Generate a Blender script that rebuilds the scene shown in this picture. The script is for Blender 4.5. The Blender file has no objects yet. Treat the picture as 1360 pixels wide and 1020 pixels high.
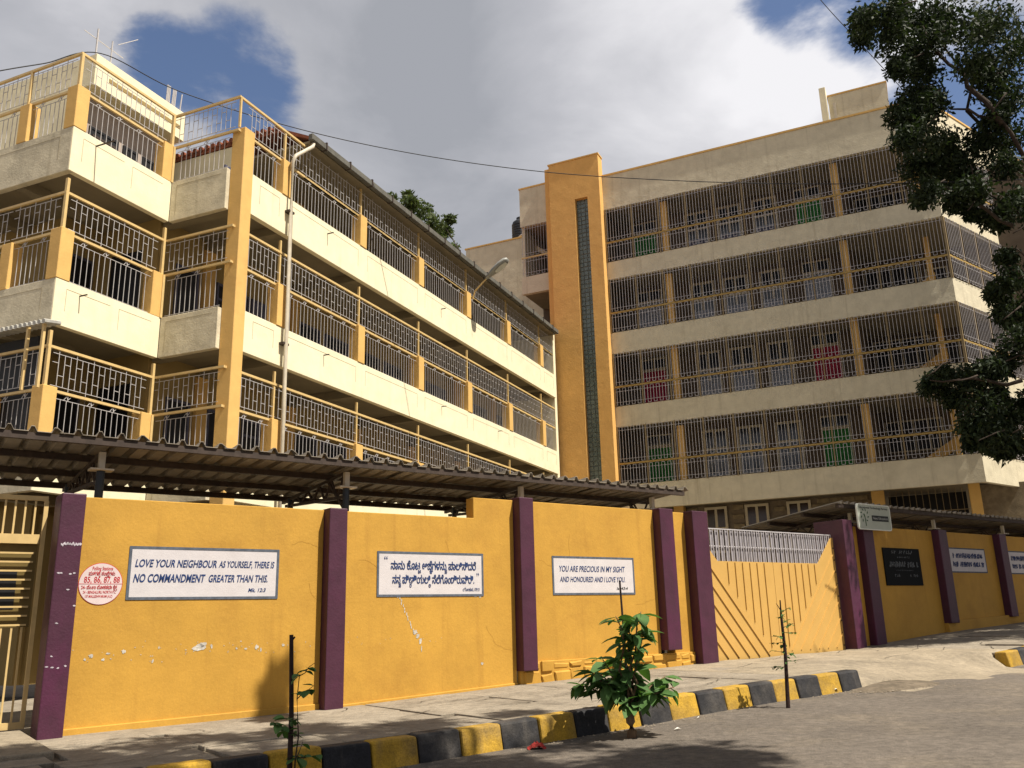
import bpy, bmesh, math, random
import numpy as np
from mathutils import Vector, Matrix
random.seed(7); rng = np.random.default_rng(7)
R = math.radians
sc = bpy.context.scene
COL = sc.collection
EYE = 1.6

# ------------------------------------------------------------------ camera
FPX, PITCH, ROLL = 1164.16, R(15.0), R(-1.506)
_r0 = Vector((1, 0, 0)); FWD = Vector((0, math.cos(PITCH), math.sin(PITCH))); _u0 = Vector((0, -math.sin(PITCH), math.cos(PITCH)))
RGT = _r0 * math.cos(ROLL) + _u0 * math.sin(ROLL)
UPV = -_r0 * math.sin(ROLL) + _u0 * math.cos(ROLL)
cd = bpy.data.cameras.new('camera'); cam = bpy.data.objects.new('camera', cd); COL.objects.link(cam)
cd.sensor_width = 36; cd.lens = FPX / 1360 * 36; cd.clip_end = 3000; cd.clip_start = 0.05
M = Matrix((RGT, UPV, -FWD)).transposed().to_4x4(); M.translation = (0, 0, EYE); cam.matrix_world = M
sc.camera = cam
def ray(x, y): return FWD * FPX + RGT * (x - 680) - UPV * (y - 510)
def pix(x, y, D):                      # point on a pixel's ray at horizontal distance D
    d = ray(x, y); return Vector((0, 0, EYE)) + d * (D / math.hypot(d.x, d.y))

# ------------------------------------------------------------------ sky, sun, exposure
SUN_AZ, SUN_EL = R(-28.5), R(59)
SUNV = Vector((math.cos(SUN_AZ) * math.cos(SUN_EL), math.sin(SUN_AZ) * math.cos(SUN_EL), math.sin(SUN_EL)))
world = bpy.data.worlds.new('World'); sc.world = world; world.use_nodes = True
nt = world.node_tree; nt.nodes.clear()
def N(t, kind, **kw):
    n = t.nodes.new(kind)
    for k, v in kw.items():
        if k.startswith('i_'): n.inputs[k[2:].replace('_', ' ')].default_value = v
        else: setattr(n, k, v)
    return n
def math_node(t, op, a, b=None, c=None, clamp=False):
    n = t.nodes.new('ShaderNodeMath'); n.operation = op; n.use_clamp = clamp
    for i, s in enumerate((a, b, c)):
        if s is None: continue
        if isinstance(s, (int, float)): n.inputs[i].default_value = s
        else: t.links.new(s, n.inputs[i])
    return n.outputs[0]
def mixrgb(t, f, a, b, bt='MIX'):
    n = t.nodes.new('ShaderNodeMix'); n.data_type = 'RGBA'; n.blend_type = bt
    for s, sock in ((f, n.inputs[0]), (a, n.inputs[6]), (b, n.inputs[7])):
        if isinstance(s, (int, float)): sock.default_value = s
        elif isinstance(s, tuple): sock.default_value = s if len(s) == 4 else (*s, 1)
        else: t.links.new(s, sock)
    return n.outputs[2]
def mapr(t, s, a, b, c=0.0, d=1.0):
    n = t.nodes.new('ShaderNodeMapRange'); n.inputs[1].default_value = a; n.inputs[2].default_value = b
    n.inputs[3].default_value = c; n.inputs[4].default_value = d; n.interpolation_type = 'SMOOTHSTEP'
    t.links.new(s, n.inputs[0]); return n.outputs[0]

sky = N(nt, 'ShaderNodeTexSky', sky_type='NISHITA', sun_disc=False, sun_elevation=SUN_EL, sun_rotation=R(90) - SUN_AZ)
geo = N(nt, 'ShaderNodeTexCoord')
sep = N(nt, 'ShaderNodeSeparateXYZ'); nt.links.new(geo.outputs['Generated'], sep.inputs[0])
den = math_node(nt, 'ADD', math_node(nt, 'MAXIMUM', sep.outputs[2], 0.0), 0.22)
px_ = math_node(nt, 'DIVIDE', sep.outputs[0], den); py_ = math_node(nt, 'DIVIDE', sep.outputs[1], den)
cmb = N(nt, 'ShaderNodeCombineXYZ'); nt.links.new(px_, cmb.inputs[0]); nt.links.new(py_, cmb.inputs[1])
n1 = N(nt, 'ShaderNodeTexNoise', i_Scale=3.1, i_Detail=10.0, i_Roughness=0.58, i_Distortion=0.35); nt.links.new(cmb.outputs[0], n1.inputs['Vector'])
n2 = N(nt, 'ShaderNodeTexNoise', i_Scale=1.15, i_Detail=6.0, i_Roughness=0.5); 
mp = N(nt, 'ShaderNodeMapping'); mp.inputs['Location'].default_value = (3.7, 1.3, 0.4); nt.links.new(cmb.outputs[0], mp.inputs[0]); nt.links.new(mp.outputs[0], n2.inputs['Vector'])
def sky_blob(x, y, lo, hi):            # soft patch of the sky around one direction
    d = ray(x, y).normalized()
    v = N(nt, 'ShaderNodeVectorMath', operation='DOT_PRODUCT'); nt.links.new(geo.outputs['Generated'], v.inputs[0]); v.inputs[1].default_value = d
    return mapr(nt, v.outputs['Value'], math.cos(R(hi)), math.cos(R(lo)))
gap = math_node(nt, 'ADD', math_node(nt, 'MAXIMUM', sky_blob(305, 105, 1.5, 6.3), sky_blob(225, 85, 1, 4.5)), math_node(nt, 'ADD', sky_blob(1090, -5, 1.0, 5.5), sky_blob(1275, 130, 2, 9)))
fld = math_node(nt, 'SUBTRACT', math_node(nt, 'MULTIPLY_ADD', math_node(nt, 'SUBTRACT', n1.outputs[0], 0.5), 1.9, 0.72), math_node(nt, 'MULTIPLY', gap, 0.62))
cover = mapr(nt, fld, 0.14, 0.46)
grey = math_node(nt, 'ADD', n2.outputs[0], math_node(nt, 'MULTIPLY', sky_blob(960, 70, 2, 17), 0.30))
grey = math_node(nt, 'SUBTRACT', grey, math_node(nt, 'MULTIPLY', sky_blob(620, 215, 3, 18), 0.10))
grey = math_node(nt, 'ADD', grey, math_node(nt, 'MULTIPLY', sky_blob(400, 180, 1, 8), 0.10))
fine = math_node(nt, 'MULTIPLY_ADD', math_node(nt, 'SUBTRACT', n1.outputs[0], 0.5), 0.55, grey)
cl = N(nt, 'ShaderNodeValToRGB'); e = cl.color_ramp.elements
e[0].position = 0.33; e[0].color = (4.3, 4.45, 4.9, 1); e[1].position = 0.80; e[1].color = (10.4, 10.3, 10.6, 1)
m_ = cl.color_ramp.elements.new(0.52); m_.color = (6.0, 6.05, 6.5, 1)
nt.links.new(fine, cl.inputs[0])
skyblue = mixrgb(nt, 1.0, sky.outputs[0], (1.3, 1.28, 1.36), 'MULTIPLY')
skycol = mixrgb(nt, cover, skyblue, cl.outputs[0])
bg = N(nt, 'ShaderNodeBackground'); bg.inputs[1].default_value = 0.052; nt.links.new(skycol, bg.inputs[0])
wo = N(nt, 'ShaderNodeOutputWorld'); nt.links.new(bg.outputs[0], wo.inputs[0])

sl = bpy.data.lights.new('sun', 'SUN'); sl.energy = 5.0; sl.angle = R(0.53); sl.color = (1.0, 0.93, 0.80)
so = bpy.data.objects.new('sun', sl); COL.objects.link(so); so.rotation_euler = (-SUNV).to_track_quat('-Z', 'Y').to_euler(); so.location = (20, -12, 40)
sc.view_settings.view_transform = 'Standard'; sc.view_settings.look = 'None'; sc.view_settings.exposure = 0.75; sc.view_settings.gamma = 1
sc.cycles.max_bounces = 6; sc.cycles.diffuse_bounces = 3; sc.cycles.transparent_max_bounces = 4

# ------------------------------------------------------------------ materials
MATS = {}
def mat(name, col, rough=0.8, var=0.12, vs=3.0, bump=0.0, bs=40.0, dirt=None, dirt_amt=0.0, streak=0.0, metal=0.0, spec=0.3, grain=0.0, gs=110.0):
    if name in MATS: return MATS[name]
    m = bpy.data.materials.new(name); m.use_nodes = True; t = m.node_tree; b = t.nodes['Principled BSDF']
    g = N(t, 'ShaderNodeNewGeometry'); pos = g.outputs['Position']
    nz = N(t, 'ShaderNodeTexNoise', i_Scale=vs, i_Detail=6.0, i_Roughness=0.6); t.links.new(pos, nz.inputs['Vector'])
    f = mapr(t, nz.outputs[0], 0.28, 0.72, 1 - var, 1 + var)
    c = N(t, 'ShaderNodeVectorMath', operation='SCALE'); c.inputs[0].default_value = col; t.links.new(f, c.inputs['Scale']); out = c.outputs[0]
    if dirt:
        nd = N(t, 'ShaderNodeTexNoise', i_Scale=0.9, i_Detail=8.0, i_Roughness=0.68); t.links.new(pos, nd.inputs['Vector'])
        out = mixrgb(t, mapr(t, nd.outputs[0], 0.45, 0.78, 0, dirt_amt), out, dirt)
        if streak:
            mp = N(t, 'ShaderNodeMapping'); mp.inputs['Scale'].default_value = (5.5, 5.5, 0.35); t.links.new(pos, mp.inputs[0])
            ns = N(t, 'ShaderNodeTexNoise', i_Scale=1.0, i_Detail=5.0, i_Roughness=0.6); t.links.new(mp.outputs[0], ns.inputs['Vector'])
            out = mixrgb(t, mapr(t, ns.outputs[0], 0.52, 0.75, 0, streak), out, dirt)
    if grain:
        ng = N(t, 'ShaderNodeTexNoise', i_Scale=gs, i_Detail=3.0, i_Roughness=0.75); t.links.new(pos, ng.inputs['Vector'])
        ng2 = N(t, 'ShaderNodeTexNoise', i_Scale=gs*.09, i_Detail=5.0, i_Roughness=0.7); t.links.new(pos, ng2.inputs['Vector'])
        gm = math_node(t, 'MULTIPLY', mapr(t, ng.outputs[0], 0.3, 0.7, 1-grain, 1+grain), mapr(t, ng2.outputs[0], 0.3, 0.7, 1-grain*.6, 1+grain*.6))
        gv = N(t, 'ShaderNodeVectorMath', operation='SCALE'); t.links.new(out, gv.inputs[0]); t.links.new(gm, gv.inputs['Scale']); out = gv.outputs[0]
    t.links.new(out, b.inputs['Base Color'])
    b.inputs['Roughness'].default_value = rough; b.inputs['Metallic'].default_value = metal; b.inputs['Specular IOR Level'].default_value = spec
    if bump:
        nb = N(t, 'ShaderNodeTexNoise', i_Scale=bs, i_Detail=4.0, i_Roughness=0.6); t.links.new(pos, nb.inputs['Vector'])
        nb2 = N(t, 'ShaderNodeTexNoise', i_Scale=bs * 0.12, i_Detail=3.0); t.links.new(pos, nb2.inputs['Vector'])
        h = math_node(t, 'MULTIPLY_ADD', nb2.outputs[0], 2.2, nb.outputs[0])
        bp = N(t, 'ShaderNodeBump'); bp.inputs['Strength'].default_value = bump; bp.inputs['Distance'].default_value = 0.012
        t.links.new(h, bp.inputs['Height']); t.links.new(bp.outputs[0], b.inputs['Normal'])
    MATS[name] = m; return m
CREAM = mat('cream_paint', (0.74, 0.672, 0.475), 0.85, 0.05, 2.5, 0.25, 30, (0.48, 0.40, 0.26), 0.2, 0.22)
STAINED_SHADE = mat('stained_shade_cream', (0.56, 0.50, 0.37), 0.9, 0.16, 2.2, 0.6, 24, (0.30, 0.26, 0.18), 0.5, 0.4)  # stained render, base also darkened to deepen shade on the left-facing bands
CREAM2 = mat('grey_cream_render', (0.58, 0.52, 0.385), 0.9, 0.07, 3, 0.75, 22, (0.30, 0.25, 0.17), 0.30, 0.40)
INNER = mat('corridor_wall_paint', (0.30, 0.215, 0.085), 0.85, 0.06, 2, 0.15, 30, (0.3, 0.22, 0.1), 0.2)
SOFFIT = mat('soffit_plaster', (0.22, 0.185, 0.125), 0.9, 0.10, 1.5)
ORANGE = mat('orange_pillar_paint', (0.62, 0.385, 0.125), 0.75, 0.05, 3, 0.25, 30, (0.45, 0.25, 0.07), 0.25, 0.2)
TOWER = mat('orange_tower_render', (0.66, 0.375, 0.115), 0.8, 0.05, 3, 0.6, 18, (0.55, 0.28, 0.07), 0.25, 0.18)
WALLY = mat('ochre_wall_paint', (0.470, 0.258, 0.040), 0.72, 0.07, 1.1, 0.27, 22, (0.33, 0.165, 0.026), 0.65, 0.38, grain=.05, gs=50)
PURPLE = mat('purple_post_paint', (0.057, 0.017, 0.034), 0.5, 0.12, 4, 0.3, 30, (0.12, 0.015, 0.07), 0.4, 0.2, spec=0.35)
GATEY = mat('yellow_gate_paint', (0.52, 0.315, 0.088), 0.5, 0.04, 2, 0.06, 20, (0.45, 0.26, 0.08), 0.3, 0.15, spec=0.4)
RAILY = mat('yellow_rail_paint', (0.57, 0.405, 0.175), 0.5, 0.08, 8, spec=0.4)
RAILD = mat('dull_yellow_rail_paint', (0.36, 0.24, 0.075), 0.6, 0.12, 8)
BARW = mat('white_bar_paint', (0.43, 0.41, 0.41), 0.5, 0.08, 12, spec=0.4)
BARG = mat('grey_bar_paint', (0.42, 0.40, 0.42), 0.5, 0.10, 12, spec=0.4)
BARP = mat('brown_post_paint', (0.24, 0.18, 0.10), 0.6, 0.10, 8)
WHITE = mat('white_sign_paint', (0.54, 0.51, 0.525), 0.7, 0.04, 5, 0.15, 40, (0.6, 0.52, 0.48), 0.15)
BORDER = mat('slate_border_paint', (0.085, 0.10, 0.13), 0.7, 0.25, 12)
INK = mat('navy_lettering_paint', (0.012, 0.035, 0.13), 0.7, 0.25, 15)
RED = mat('red_lettering_paint', (0.42, 0.012, 0.02), 0.7, 0.15, 15)
BLACKINK = mat('black_print', (0.015, 0.018, 0.018), 0.6, 0.1, 15)
GREYINK = mat('faded_grey_lettering', (0.11, 0.12, 0.13), 0.6, 0.3, 15)
GREENINK = mat('dark_green_print', (0.015, 0.06, 0.02), 0.6, 0.1, 15)
PLASTER = mat('bare_plaster', (0.46, 0.43, 0.38), 0.95, 0.25, 14, 0.5, 40)
DARK = mat('dark_opening', (0.012, 0.012, 0.014), 0.5, 0.2, 6)
GLASS = mat('dark_window_glass', (0.02, 0.025, 0.035), 0.15, 0.2, 2, spec=0.5)
FRAMEW = mat('cream_window_frame', (0.46, 0.41, 0.32), 0.7, 0.08, 5)
DOORB = mat('grey_blue_door_paint', (0.085, 0.085, 0.13), 0.6, 0.15, 4)
DOORG = mat('green_curtain_cloth', (0.025, 0.16, 0.035), 0.9, 0.15, 6)
DOORR = mat('red_curtain_cloth', (0.30, 0.02, 0.05), 0.9, 0.15, 6)
SHUT = mat('pale_shutter_paint', (0.26, 0.28, 0.33), 0.7, 0.15, 6)
STONE = mat('dressed_stone', (0.20, 0.16, 0.105), 0.95, 0.25, 5, 0.8, 30, (0.12, 0.09, 0.06), 0.4)
MORTAR = mat('mortar', (0.15, 0.12, 0.09), 0.95, 0.15, 8)
SHEETM = mat('weathered_roof_sheet', (0.27, 0.235, 0.19), 0.75, 0.22, 2.2, 0.2, 30, (0.10, 0.075, 0.05), 0.6, 0.0)
STEELD = mat('dark_steel', (0.05, 0.035, 0.028), 0.7, 0.25, 8)
PIPEB = mat('black_pipe', (0.012, 0.018, 0.028), 0.5, 0.2, 8, spec=0.4)
TILE = mat('clay_roof_tile', (0.22, 0.07, 0.035), 0.9, 0.3, 6, 0.4, 20, (0.07, 0.04, 0.03), 0.5)
GUTTER = mat('grey_gutter', (0.11, 0.105, 0.09), 0.7, 0.2, 6, 0, 20, (0.06, 0.055, 0.05), 0.5)
PIPEC = mat('cream_pvc_pipe', (0.52, 0.46, 0.36), 0.5, 0.1, 6, 0, 20, (0.35, 0.29, 0.2), 0.4)
GBLOCK = mat('glass_block', (0.10, 0.13, 0.12), 0.25, 0.35, 9, 0.3, 60, spec=0.5)
GMORT = mat('glass_block_mortar', (0.17, 0.18, 0.16), 0.9, 0.1, 9)
ASPH = mat('asphalt', (0.112, 0.094, 0.078), 0.93, 0.14, 0.8, 0.9, 55, (0.175, 0.142, 0.105), 0.75, 0.0, grain=.38)
CONC = mat('pavement_concrete', (0.235, 0.20, 0.155), 0.93, 0.13, 1.7, 0.7, 38, (0.125, 0.102, 0.076), 0.75, 0.0, grain=.28)
SANDY = mat('dusty_concrete', (0.26, 0.215, 0.155), 0.95, 0.16, 1.4, 0.7, 38, (0.15, 0.125, 0.095), 0.7, 0.0, grain=.28)
SOIL = mat('dry_soil', (0.12, 0.095, 0.068), 0.98, 0.3, 6, 0.8, 30)
GROUNDM = mat('bare_ground', (0.22, 0.18, 0.13), 0.97, 0.2, 0.4, 0.4, 10)
KERBY = mat('yellow_kerb_paint', (0.38, 0.225, 0.022), 0.8, 0.12, 5, 0.6, 35, (0.13, 0.10, 0.065), 0.8, 0.4, grain=.22, gs=60)
KERBB = mat('black_kerb_paint', (0.016, 0.016, 0.019), 0.75, 0.25, 5, 0.6, 35, (0.12, 0.105, 0.09), 0.6, 0.4, grain=.25, gs=60)
BARK = mat('bark', (0.038, 0.027, 0.020), 0.95, 0.3, 9, 0.9, 30)
STICK = mat('dark_stake_wood', (0.030, 0.016, 0.014), 0.9, 0.3, 9, 0.5, 30)
TANK = mat('black_plastic_tank', (0.012, 0.013, 0.016), 0.45, 0.1, 5, spec=0.4)
LAMPG = mat('grey_lamp_casing', (0.24, 0.24, 0.22), 0.5, 0.1, 6, spec=0.4)
LENS = mat('lamp_lens', (0.55, 0.55, 0.50), 0.2, 0.05, 6, spec=0.5)
CABLE = mat('black_cable', (0.015, 0.015, 0.018), 0.6, 0.0)
RAG = mat('red_rag_cloth', (0.28, 0.03, 0.025), 0.95, 0.3, 20, 0.6, 50)
PAPER = mat('white_litter', (0.7, 0.68, 0.62), 0.9, 0.1, 20)
def leafmat(name, a, b, trans):
    m = bpy.data.materials.new(name); m.use_nodes = True; t = m.node_tree; bs = t.nodes['Principled BSDF']
    g = N(t, 'ShaderNodeNewGeometry'); nz = N(t, 'ShaderNodeTexNoise', i_Scale=2.6, i_Detail=3.0); t.links.new(g.outputs['Position'], nz.inputs['Vector'])
    f = math_node(t, 'MULTIPLY_ADD', g.outputs['Random Per Island'], 0.5, math_node(t, 'MULTIPLY', nz.outputs[0], 0.5))
    c = mixrgb(t, mapr(t, f, 0.2, 0.8), a, b); t.links.new(c, bs.inputs['Base Color']); bs.inputs['Roughness'].default_value = 0.65; bs.inputs['Specular IOR Level'].default_value = 0.18
    tr = N(t, 'ShaderNodeBsdfTranslucent'); t.links.new(mixrgb(t, 1.0, c, (1.3, 1.5, 0.6), 'MULTIPLY'), tr.inputs[0])
    mx = N(t, 'ShaderNodeMixShader'); mx.inputs[0].default_value = trans; t.links.new(bs.outputs[0], mx.inputs[1]); t.links.new(tr.outputs[0], mx.inputs[2])
    t.links.new(mx.outputs[0], t.nodes['Material Output'].inputs[0]); return m
LEAF_T = leafmat('street_tree_leaf', (0.010, 0.018, 0.009), (0.030, 0.044, 0.018), 0.18)
LEAF_F = leafmat('far_tree_leaf', (0.035, 0.055, 0.020), (0.09, 0.11, 0.04), 0.25)
LEAF_S = leafmat('sapling_leaf', (0.030, 0.075, 0.022), (0.085, 0.17, 0.05), 0.25)
LEAF_B = leafmat('broad_leaf', (0.028, 0.072, 0.024), (0.105, 0.20, 0.058), 0.25)

# ------------------------------------------------------------------ builders
class Frame:
    def __init__(s, o, az): s.o = Vector(o); s.az = az; s.d = Vector((math.cos(az), math.sin(az), 0)); s.n = Vector((math.sin(az), -math.cos(az), 0))
    def w(s, u, v, z): return s.o + s.d * u + s.n * v + Vector((0, 0, z + EYE))
WF = Frame((-5.6747, 11.4929, 0), R(36.656))      # compound wall: u along it, v towards the street
LF = Frame((-5.62, 17.36, 0), R(66.9))            # left block's long facade
RF = Frame((4.154, 34.652, 0), R(-25.0))          # right block's front
EF = Frame(RF.w(12.8, 0, -EYE), R(37.9))          # right block's sunlit end
def pav(u): return float(np.interp(u, [-40, 0, 3.65, 7, 11.8, 16.5, 21, 26, 60], [-1.9, -1.26, -1.20, -1.08, -.95, -.90, -.63, -.44, .6]))
KH = 0.28
def root_loc(o):
    v = Vector((0, 0, 0))
    while o is not None: v = v + o.location; o = o.parent
    return v
def tag(o, label=None, cat=None, group=None, kind=None):
    for k, x in (('label', label), ('category', cat), ('group', group), ('kind', kind)):
        if x: o[k] = x
    return o
def thing(name, loc, label, cat, group=None):
    o = bpy.data.objects.new(name, None); COL.objects.link(o); o.location = loc; o.empty_display_size = 0.3
    return tag(o, label, cat, group)
class MB:
    def __init__(s, fr=None): s.fr = fr; s.v = []; s.f = []
    def P(s, p): return s.fr.w(*p) if s.fr else Vector(p)
    def box(s, a0, a1, b0, b1, c0, c1):
        i = len(s.v)
        for c in (c0, c1):
            for a, b in ((a0, b0), (a1, b0), (a1, b1), (a0, b1)): s.v.append(s.P((a, b, c)))
        s.f += [(i, i+1, i+2, i+3), (i+7, i+6, i+5, i+4), (i, i+4, i+5, i+1), (i+1, i+5, i+6, i+2), (i+2, i+6, i+7, i+3), (i+3, i+7, i+4, i)]
        return s
    def hexa(s, pts):                   # 8 points: bottom four, top four
        i = len(s.v); s.v += [s.P(p) for p in pts]
        s.f += [(i, i+1, i+2, i+3), (i+7, i+6, i+5, i+4), (i, i+4, i+5, i+1), (i+1, i+5, i+6, i+2), (i+2, i+6, i+7, i+3), (i+3, i+7, i+4, i)]
        return s
    def prism(s, poly, b0, b1):         # poly in (a, z), extruded along b
        i = len(s.v); n = len(poly)
        for b in (b0, b1): s.v += [s.P((a, b, z)) for a, z in poly]
        s.f += [tuple(range(i, i+n)), tuple(range(i+2*n-1, i+n-1, -1))]
        s.f += [(i+k, i+n+k, i+n+(k+1) % n, i+(k+1) % n) for k in range(n)]
        return s
    def prism_ab(s, poly, a0, a1):      # poly in (b, z), extruded along a
        i = len(s.v); n = len(poly)
        for a in (a0, a1): s.v += [s.P((a, b, z)) for b, z in poly]
        s.f += [tuple(range(i, i+n)), tuple(range(i+2*n-1, i+n-1, -1))]
        s.f += [(i+k, i+n+k, i+n+(k+1) % n, i+(k+1) % n) for k in range(n)]
        return s
    def bar(s, p, q, w, n=4): return s.tube([p, q], [w / 2 * (1.414 if n == 4 else 1)] * 2, n)
    def tube(s, path, rad, n=8, cap=True):
        P = [s.P(p) for p in path]; i0 = len(s.v)
        for k, p in enumerate(P):
            t = (P[min(k+1, len(P)-1)] - P[max(k-1, 0)]).normalized()
            x = t.cross(Vector((0, 0, 1)))
            if x.length < 1e-3: x = (s.fr.d if s.fr else Vector((1, 0, 0))).copy(); x = x - t * x.dot(t)
            x.normalize(); y = t.cross(x)
            for j in range(n):
                a = 2 * math.pi * (j + 0.5) / n; s.v.append(p + (x * math.cos(a) + y * math.sin(a)) * rad[k])
        for k in range(len(P)-1):
            for j in range(n):
                a = i0+k*n+j; b = i0+k*n+(j+1) % n; s.f.append((a, b, b+n, a+n))
        if cap: s.f += [tuple(i0+j for j in range(n-1, -1, -1)), tuple(i0+(len(P)-1)*n+j for j in range(n))]
        return s
    def lathe(s, c, prof, n=20):        # prof: (r, z) about the vertical axis through c
        i0 = len(s.v); c = Vector(c)
        for r_, z in prof:
            for j in range(n):
                a = 2*math.pi*j/n; s.v.append(c + Vector((r_*math.cos(a), r_*math.sin(a), z)))
        for k in range(len(prof)-1):
            for j in range(n):
                a = i0+k*n+j; b = i0+k*n+(j+1) % n; s.f.append((a, b, b+n, a+n))
        return s
    def poly(s, pts): i = len(s.v); s.v += [s.P(p) for p in pts]; s.f.append(tuple(range(i, i+len(pts)))); return s
    def mesh(s, name, off=Vector((0, 0, 0)), bevel=0, recalc=True, smooth=False, seg=2):
        me = bpy.data.meshes.new(name); me.from_pydata([tuple(x - off) for x in s.v], [], s.f)
        if recalc or bevel:
            b = bmesh.new(); b.from_mesh(me); bmesh.ops.recalc_face_normals(b, faces=b.faces)
            if bevel: bmesh.ops.bevel(b, geom=list(b.edges), offset=bevel, segments=seg, profile=0.5, affect='EDGES', clamp_overlap=True)
            b.to_mesh(me); b.free()
        if smooth: me.polygons.foreach_set('use_smooth', [True]*len(me.polygons))
        return me
    def build(s, name, m, parent=None, loc=None, **kw):
        off = root_loc(parent) if parent is not None else (Vector(loc) if loc is not None else Vector((0, 0, 0)))
        me = s.mesh(name, off, **kw); me.materials.append(m)
        o = bpy.data.objects.new(name, me); COL.objects.link(o)
        if parent is not None: o.parent = parent
        elif loc is not None: o.location = loc
        return o
def place(name, me, parent, loc, rotz=0.0, scale=None, eul=None):   # another object that shares mesh data
    o = bpy.data.objects.new(name, me); COL.objects.link(o); o.parent = parent
    o.location = Vector(loc) - (root_loc(parent) if parent else Vector((0, 0, 0)))
    o.rotation_euler = eul if eul else (0, 0, rotz)
    if scale: o.scale = scale
    return o
def text_mesh(body, shear=0.0, bold=0.0):
    c = bpy.data.curves.new('lettering', 'FONT'); c.body = body; c.size = 1; c.shear = shear; c.offset = bold; c.resolution_u = 3; c.fill_mode = 'FRONT'
    o = bpy.data.objects.new('lettering', c); COL.objects.link(o)
    me = bpy.data.meshes.new_from_object(o.evaluated_get(bpy.context.evaluated_depsgraph_get()))
    V = [v.co.copy() for v in me.vertices]; Fc = [tuple(p.vertices) for p in me.polygons]
    bpy.data.objects.remove(o); bpy.data.curves.remove(c); bpy.data.meshes.remove(me)
    return V, Fc
def lettering(fr, body, u0, u1, zc, h, v, m, parent, shear=0.22, bold=0.012, wob=0.0, name='lettering'):
    """body: a string, or a list of (cluster, subscript) for a script with stacked letters; fitted to u0..u1, capital height h, centred on zc"""
    V, Fc = [], []
    if isinstance(body, str): V, Fc = text_mesh(body, shear, bold)
    else:
        x = 0
        for cl_, sub in body:
            if cl_ == ' ': x += 0.30; continue
            a, f = text_mesh(cl_, 0, 0); k = len(V); x0 = min(p.x for p in a); w = max(p.x for p in a) - x0
            V += [Vector((p.x - x0 + x, p.y, 0)) for p in a]; Fc += [tuple(i+k for i in q) for q in f]
            if sub:
                a, f = text_mesh(sub, 0, 0); k = len(V); x0 = min(p.x for p in a); sw = (max(p.x for p in a) - x0) * 0.55
                V += [Vector(((p.x - x0) * 0.55 + x + w - sw * 0.75, p.y * 0.5 - 0.36, 0)) for p in a]; Fc += [tuple(i+k for i in q) for q in f]
            x += w + 0.045
    x0 = min(p.x for p in V); x1 = max(p.x for p in V); b = MB(fr); s = (u1-u0)/(x1-x0); sy = h / 0.70
    cop = [(0, 0)] if isinstance(body, str) else [(-bold, 0), (bold, 0), (0, bold), (0, -bold), (bold*.7, bold*.7), (-bold*.7, -bold*.7)]
    for c_, (ox, oy) in enumerate(cop):
        k = len(b.v)
        for p in V: b.v.append(fr.w(u0 + (p.x-x0+ox)*s, v + c_*.0003, zc - h/2 + (p.y+oy)*sy))
        b.f += [tuple(i+k for i in q) for q in Fc]
    return b.build(name, m, parent, recalc=False)

# ------------------------------------------------------------------ ground, road, pavement, kerb
def strip(fr, us, vs, zf):
    b = MB(fr); nv = len(vs)
    for u in us:
        for v in vs: b.v.append(fr.w(u, v, zf(u, v)))
    b.f = [(i*nv+j, (i+1)*nv+j, (i+1)*nv+j+1, i*nv+j+1) for i in range(len(us)-1) for j in range(nv-1)]
    return b
us = [-900, -300, -100, -40] + [x*2.0 for x in range(-19, 30)] + [60, 100, 300, 900]
tag(strip(WF, us, [-900, -200, -60, -20, -.2, 3.6, 20, 60, 200, 900], lambda u, v: pav(u) - KH - 0.10).build('ground', GROUNDM), kind='structure')
tag(strip(WF, [x*1.0 for x in range(-40, 61)], [3.55, 4.2, 5.5, 8, 12, 18], lambda u, v: pav(u) - KH + 0.012*math.sin(u*1.3)*math.sin(v*1.1)).build('road', ASPH), kind='structure')
tag(strip(WF, [x*2.0 for x in range(-10, 25)], [-24, -12, -6, -.24], lambda u, v: pav(min(u, 14)) - 0.03).build('courtyard', CONC), kind='structure')
pave = tag(strip(WF, [x*0.5 for x in range(-60, 80)], [-.2, 1.2, 2.4, 3.46], lambda u, v: pav(u) - 0.045 - (.40 if 10.9 < u < 16.7 and v > 1.3 else 0)).build('pavement', SOIL), kind='structure')
# slabs of the pavement, each its own piece with uneven edges
r2 = random.Random(3)
ucuts = [-9.0]
while ucuts[-1] < 31: ucuts.append(ucuts[-1] + r2.uniform(1.25, 2.2))
def crossing(u, v):                     # dropped crossing in front of the sliding gate
    k = max(0.0, min(1.0, (u-11.2)/1.3)) * max(0.0, min(1.0, (16.5-u)/1.3)); k = k*k*(3-2*k)
    v0, v1 = 3.42-1.5*k, 3.74+.7*k; t = max(0.0, min(1.0, (v-v0)/(v1-v0)))
    return pav(u) + .006 - (KH+.006)*t*t*(3-2*t) + .010*math.sin(u*2.7+v*1.9)*k - (.05 if v > 4.7 else 0)
for i in range(len(ucuts)-1):
    vs = [0.0] + sorted(r2.uniform(0.9, 1.5) + 1.15*k for k in range(2)) + [3.46]
    for j in range(3):
        g = 0.009; jt = lambda: r2.uniform(-.03, .03)
        du = r2.uniform(-.22, .22) if j else 0
        a0, a1, b0, b1 = ucuts[i]+g+du, ucuts[i+1]-g+du, vs[j]+g, vs[j+1]-g
        cs = [(a0+jt(), b0), (a1+jt(), b0), (a1+jt(), b1), (a0+jt(), b1)]
        t = r2.uniform(-.006, .006)
        if 10.3 < (a0+a1)/2 < 17: continue
        MB(WF).hexa([(u, v, pav(u)-.06) for u, v in cs] + [(u, v, pav(u)+t+r2.uniform(-.004, .004)) for u, v in cs]).build('slab', CONC, pave, bevel=.006, seg=1)
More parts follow.
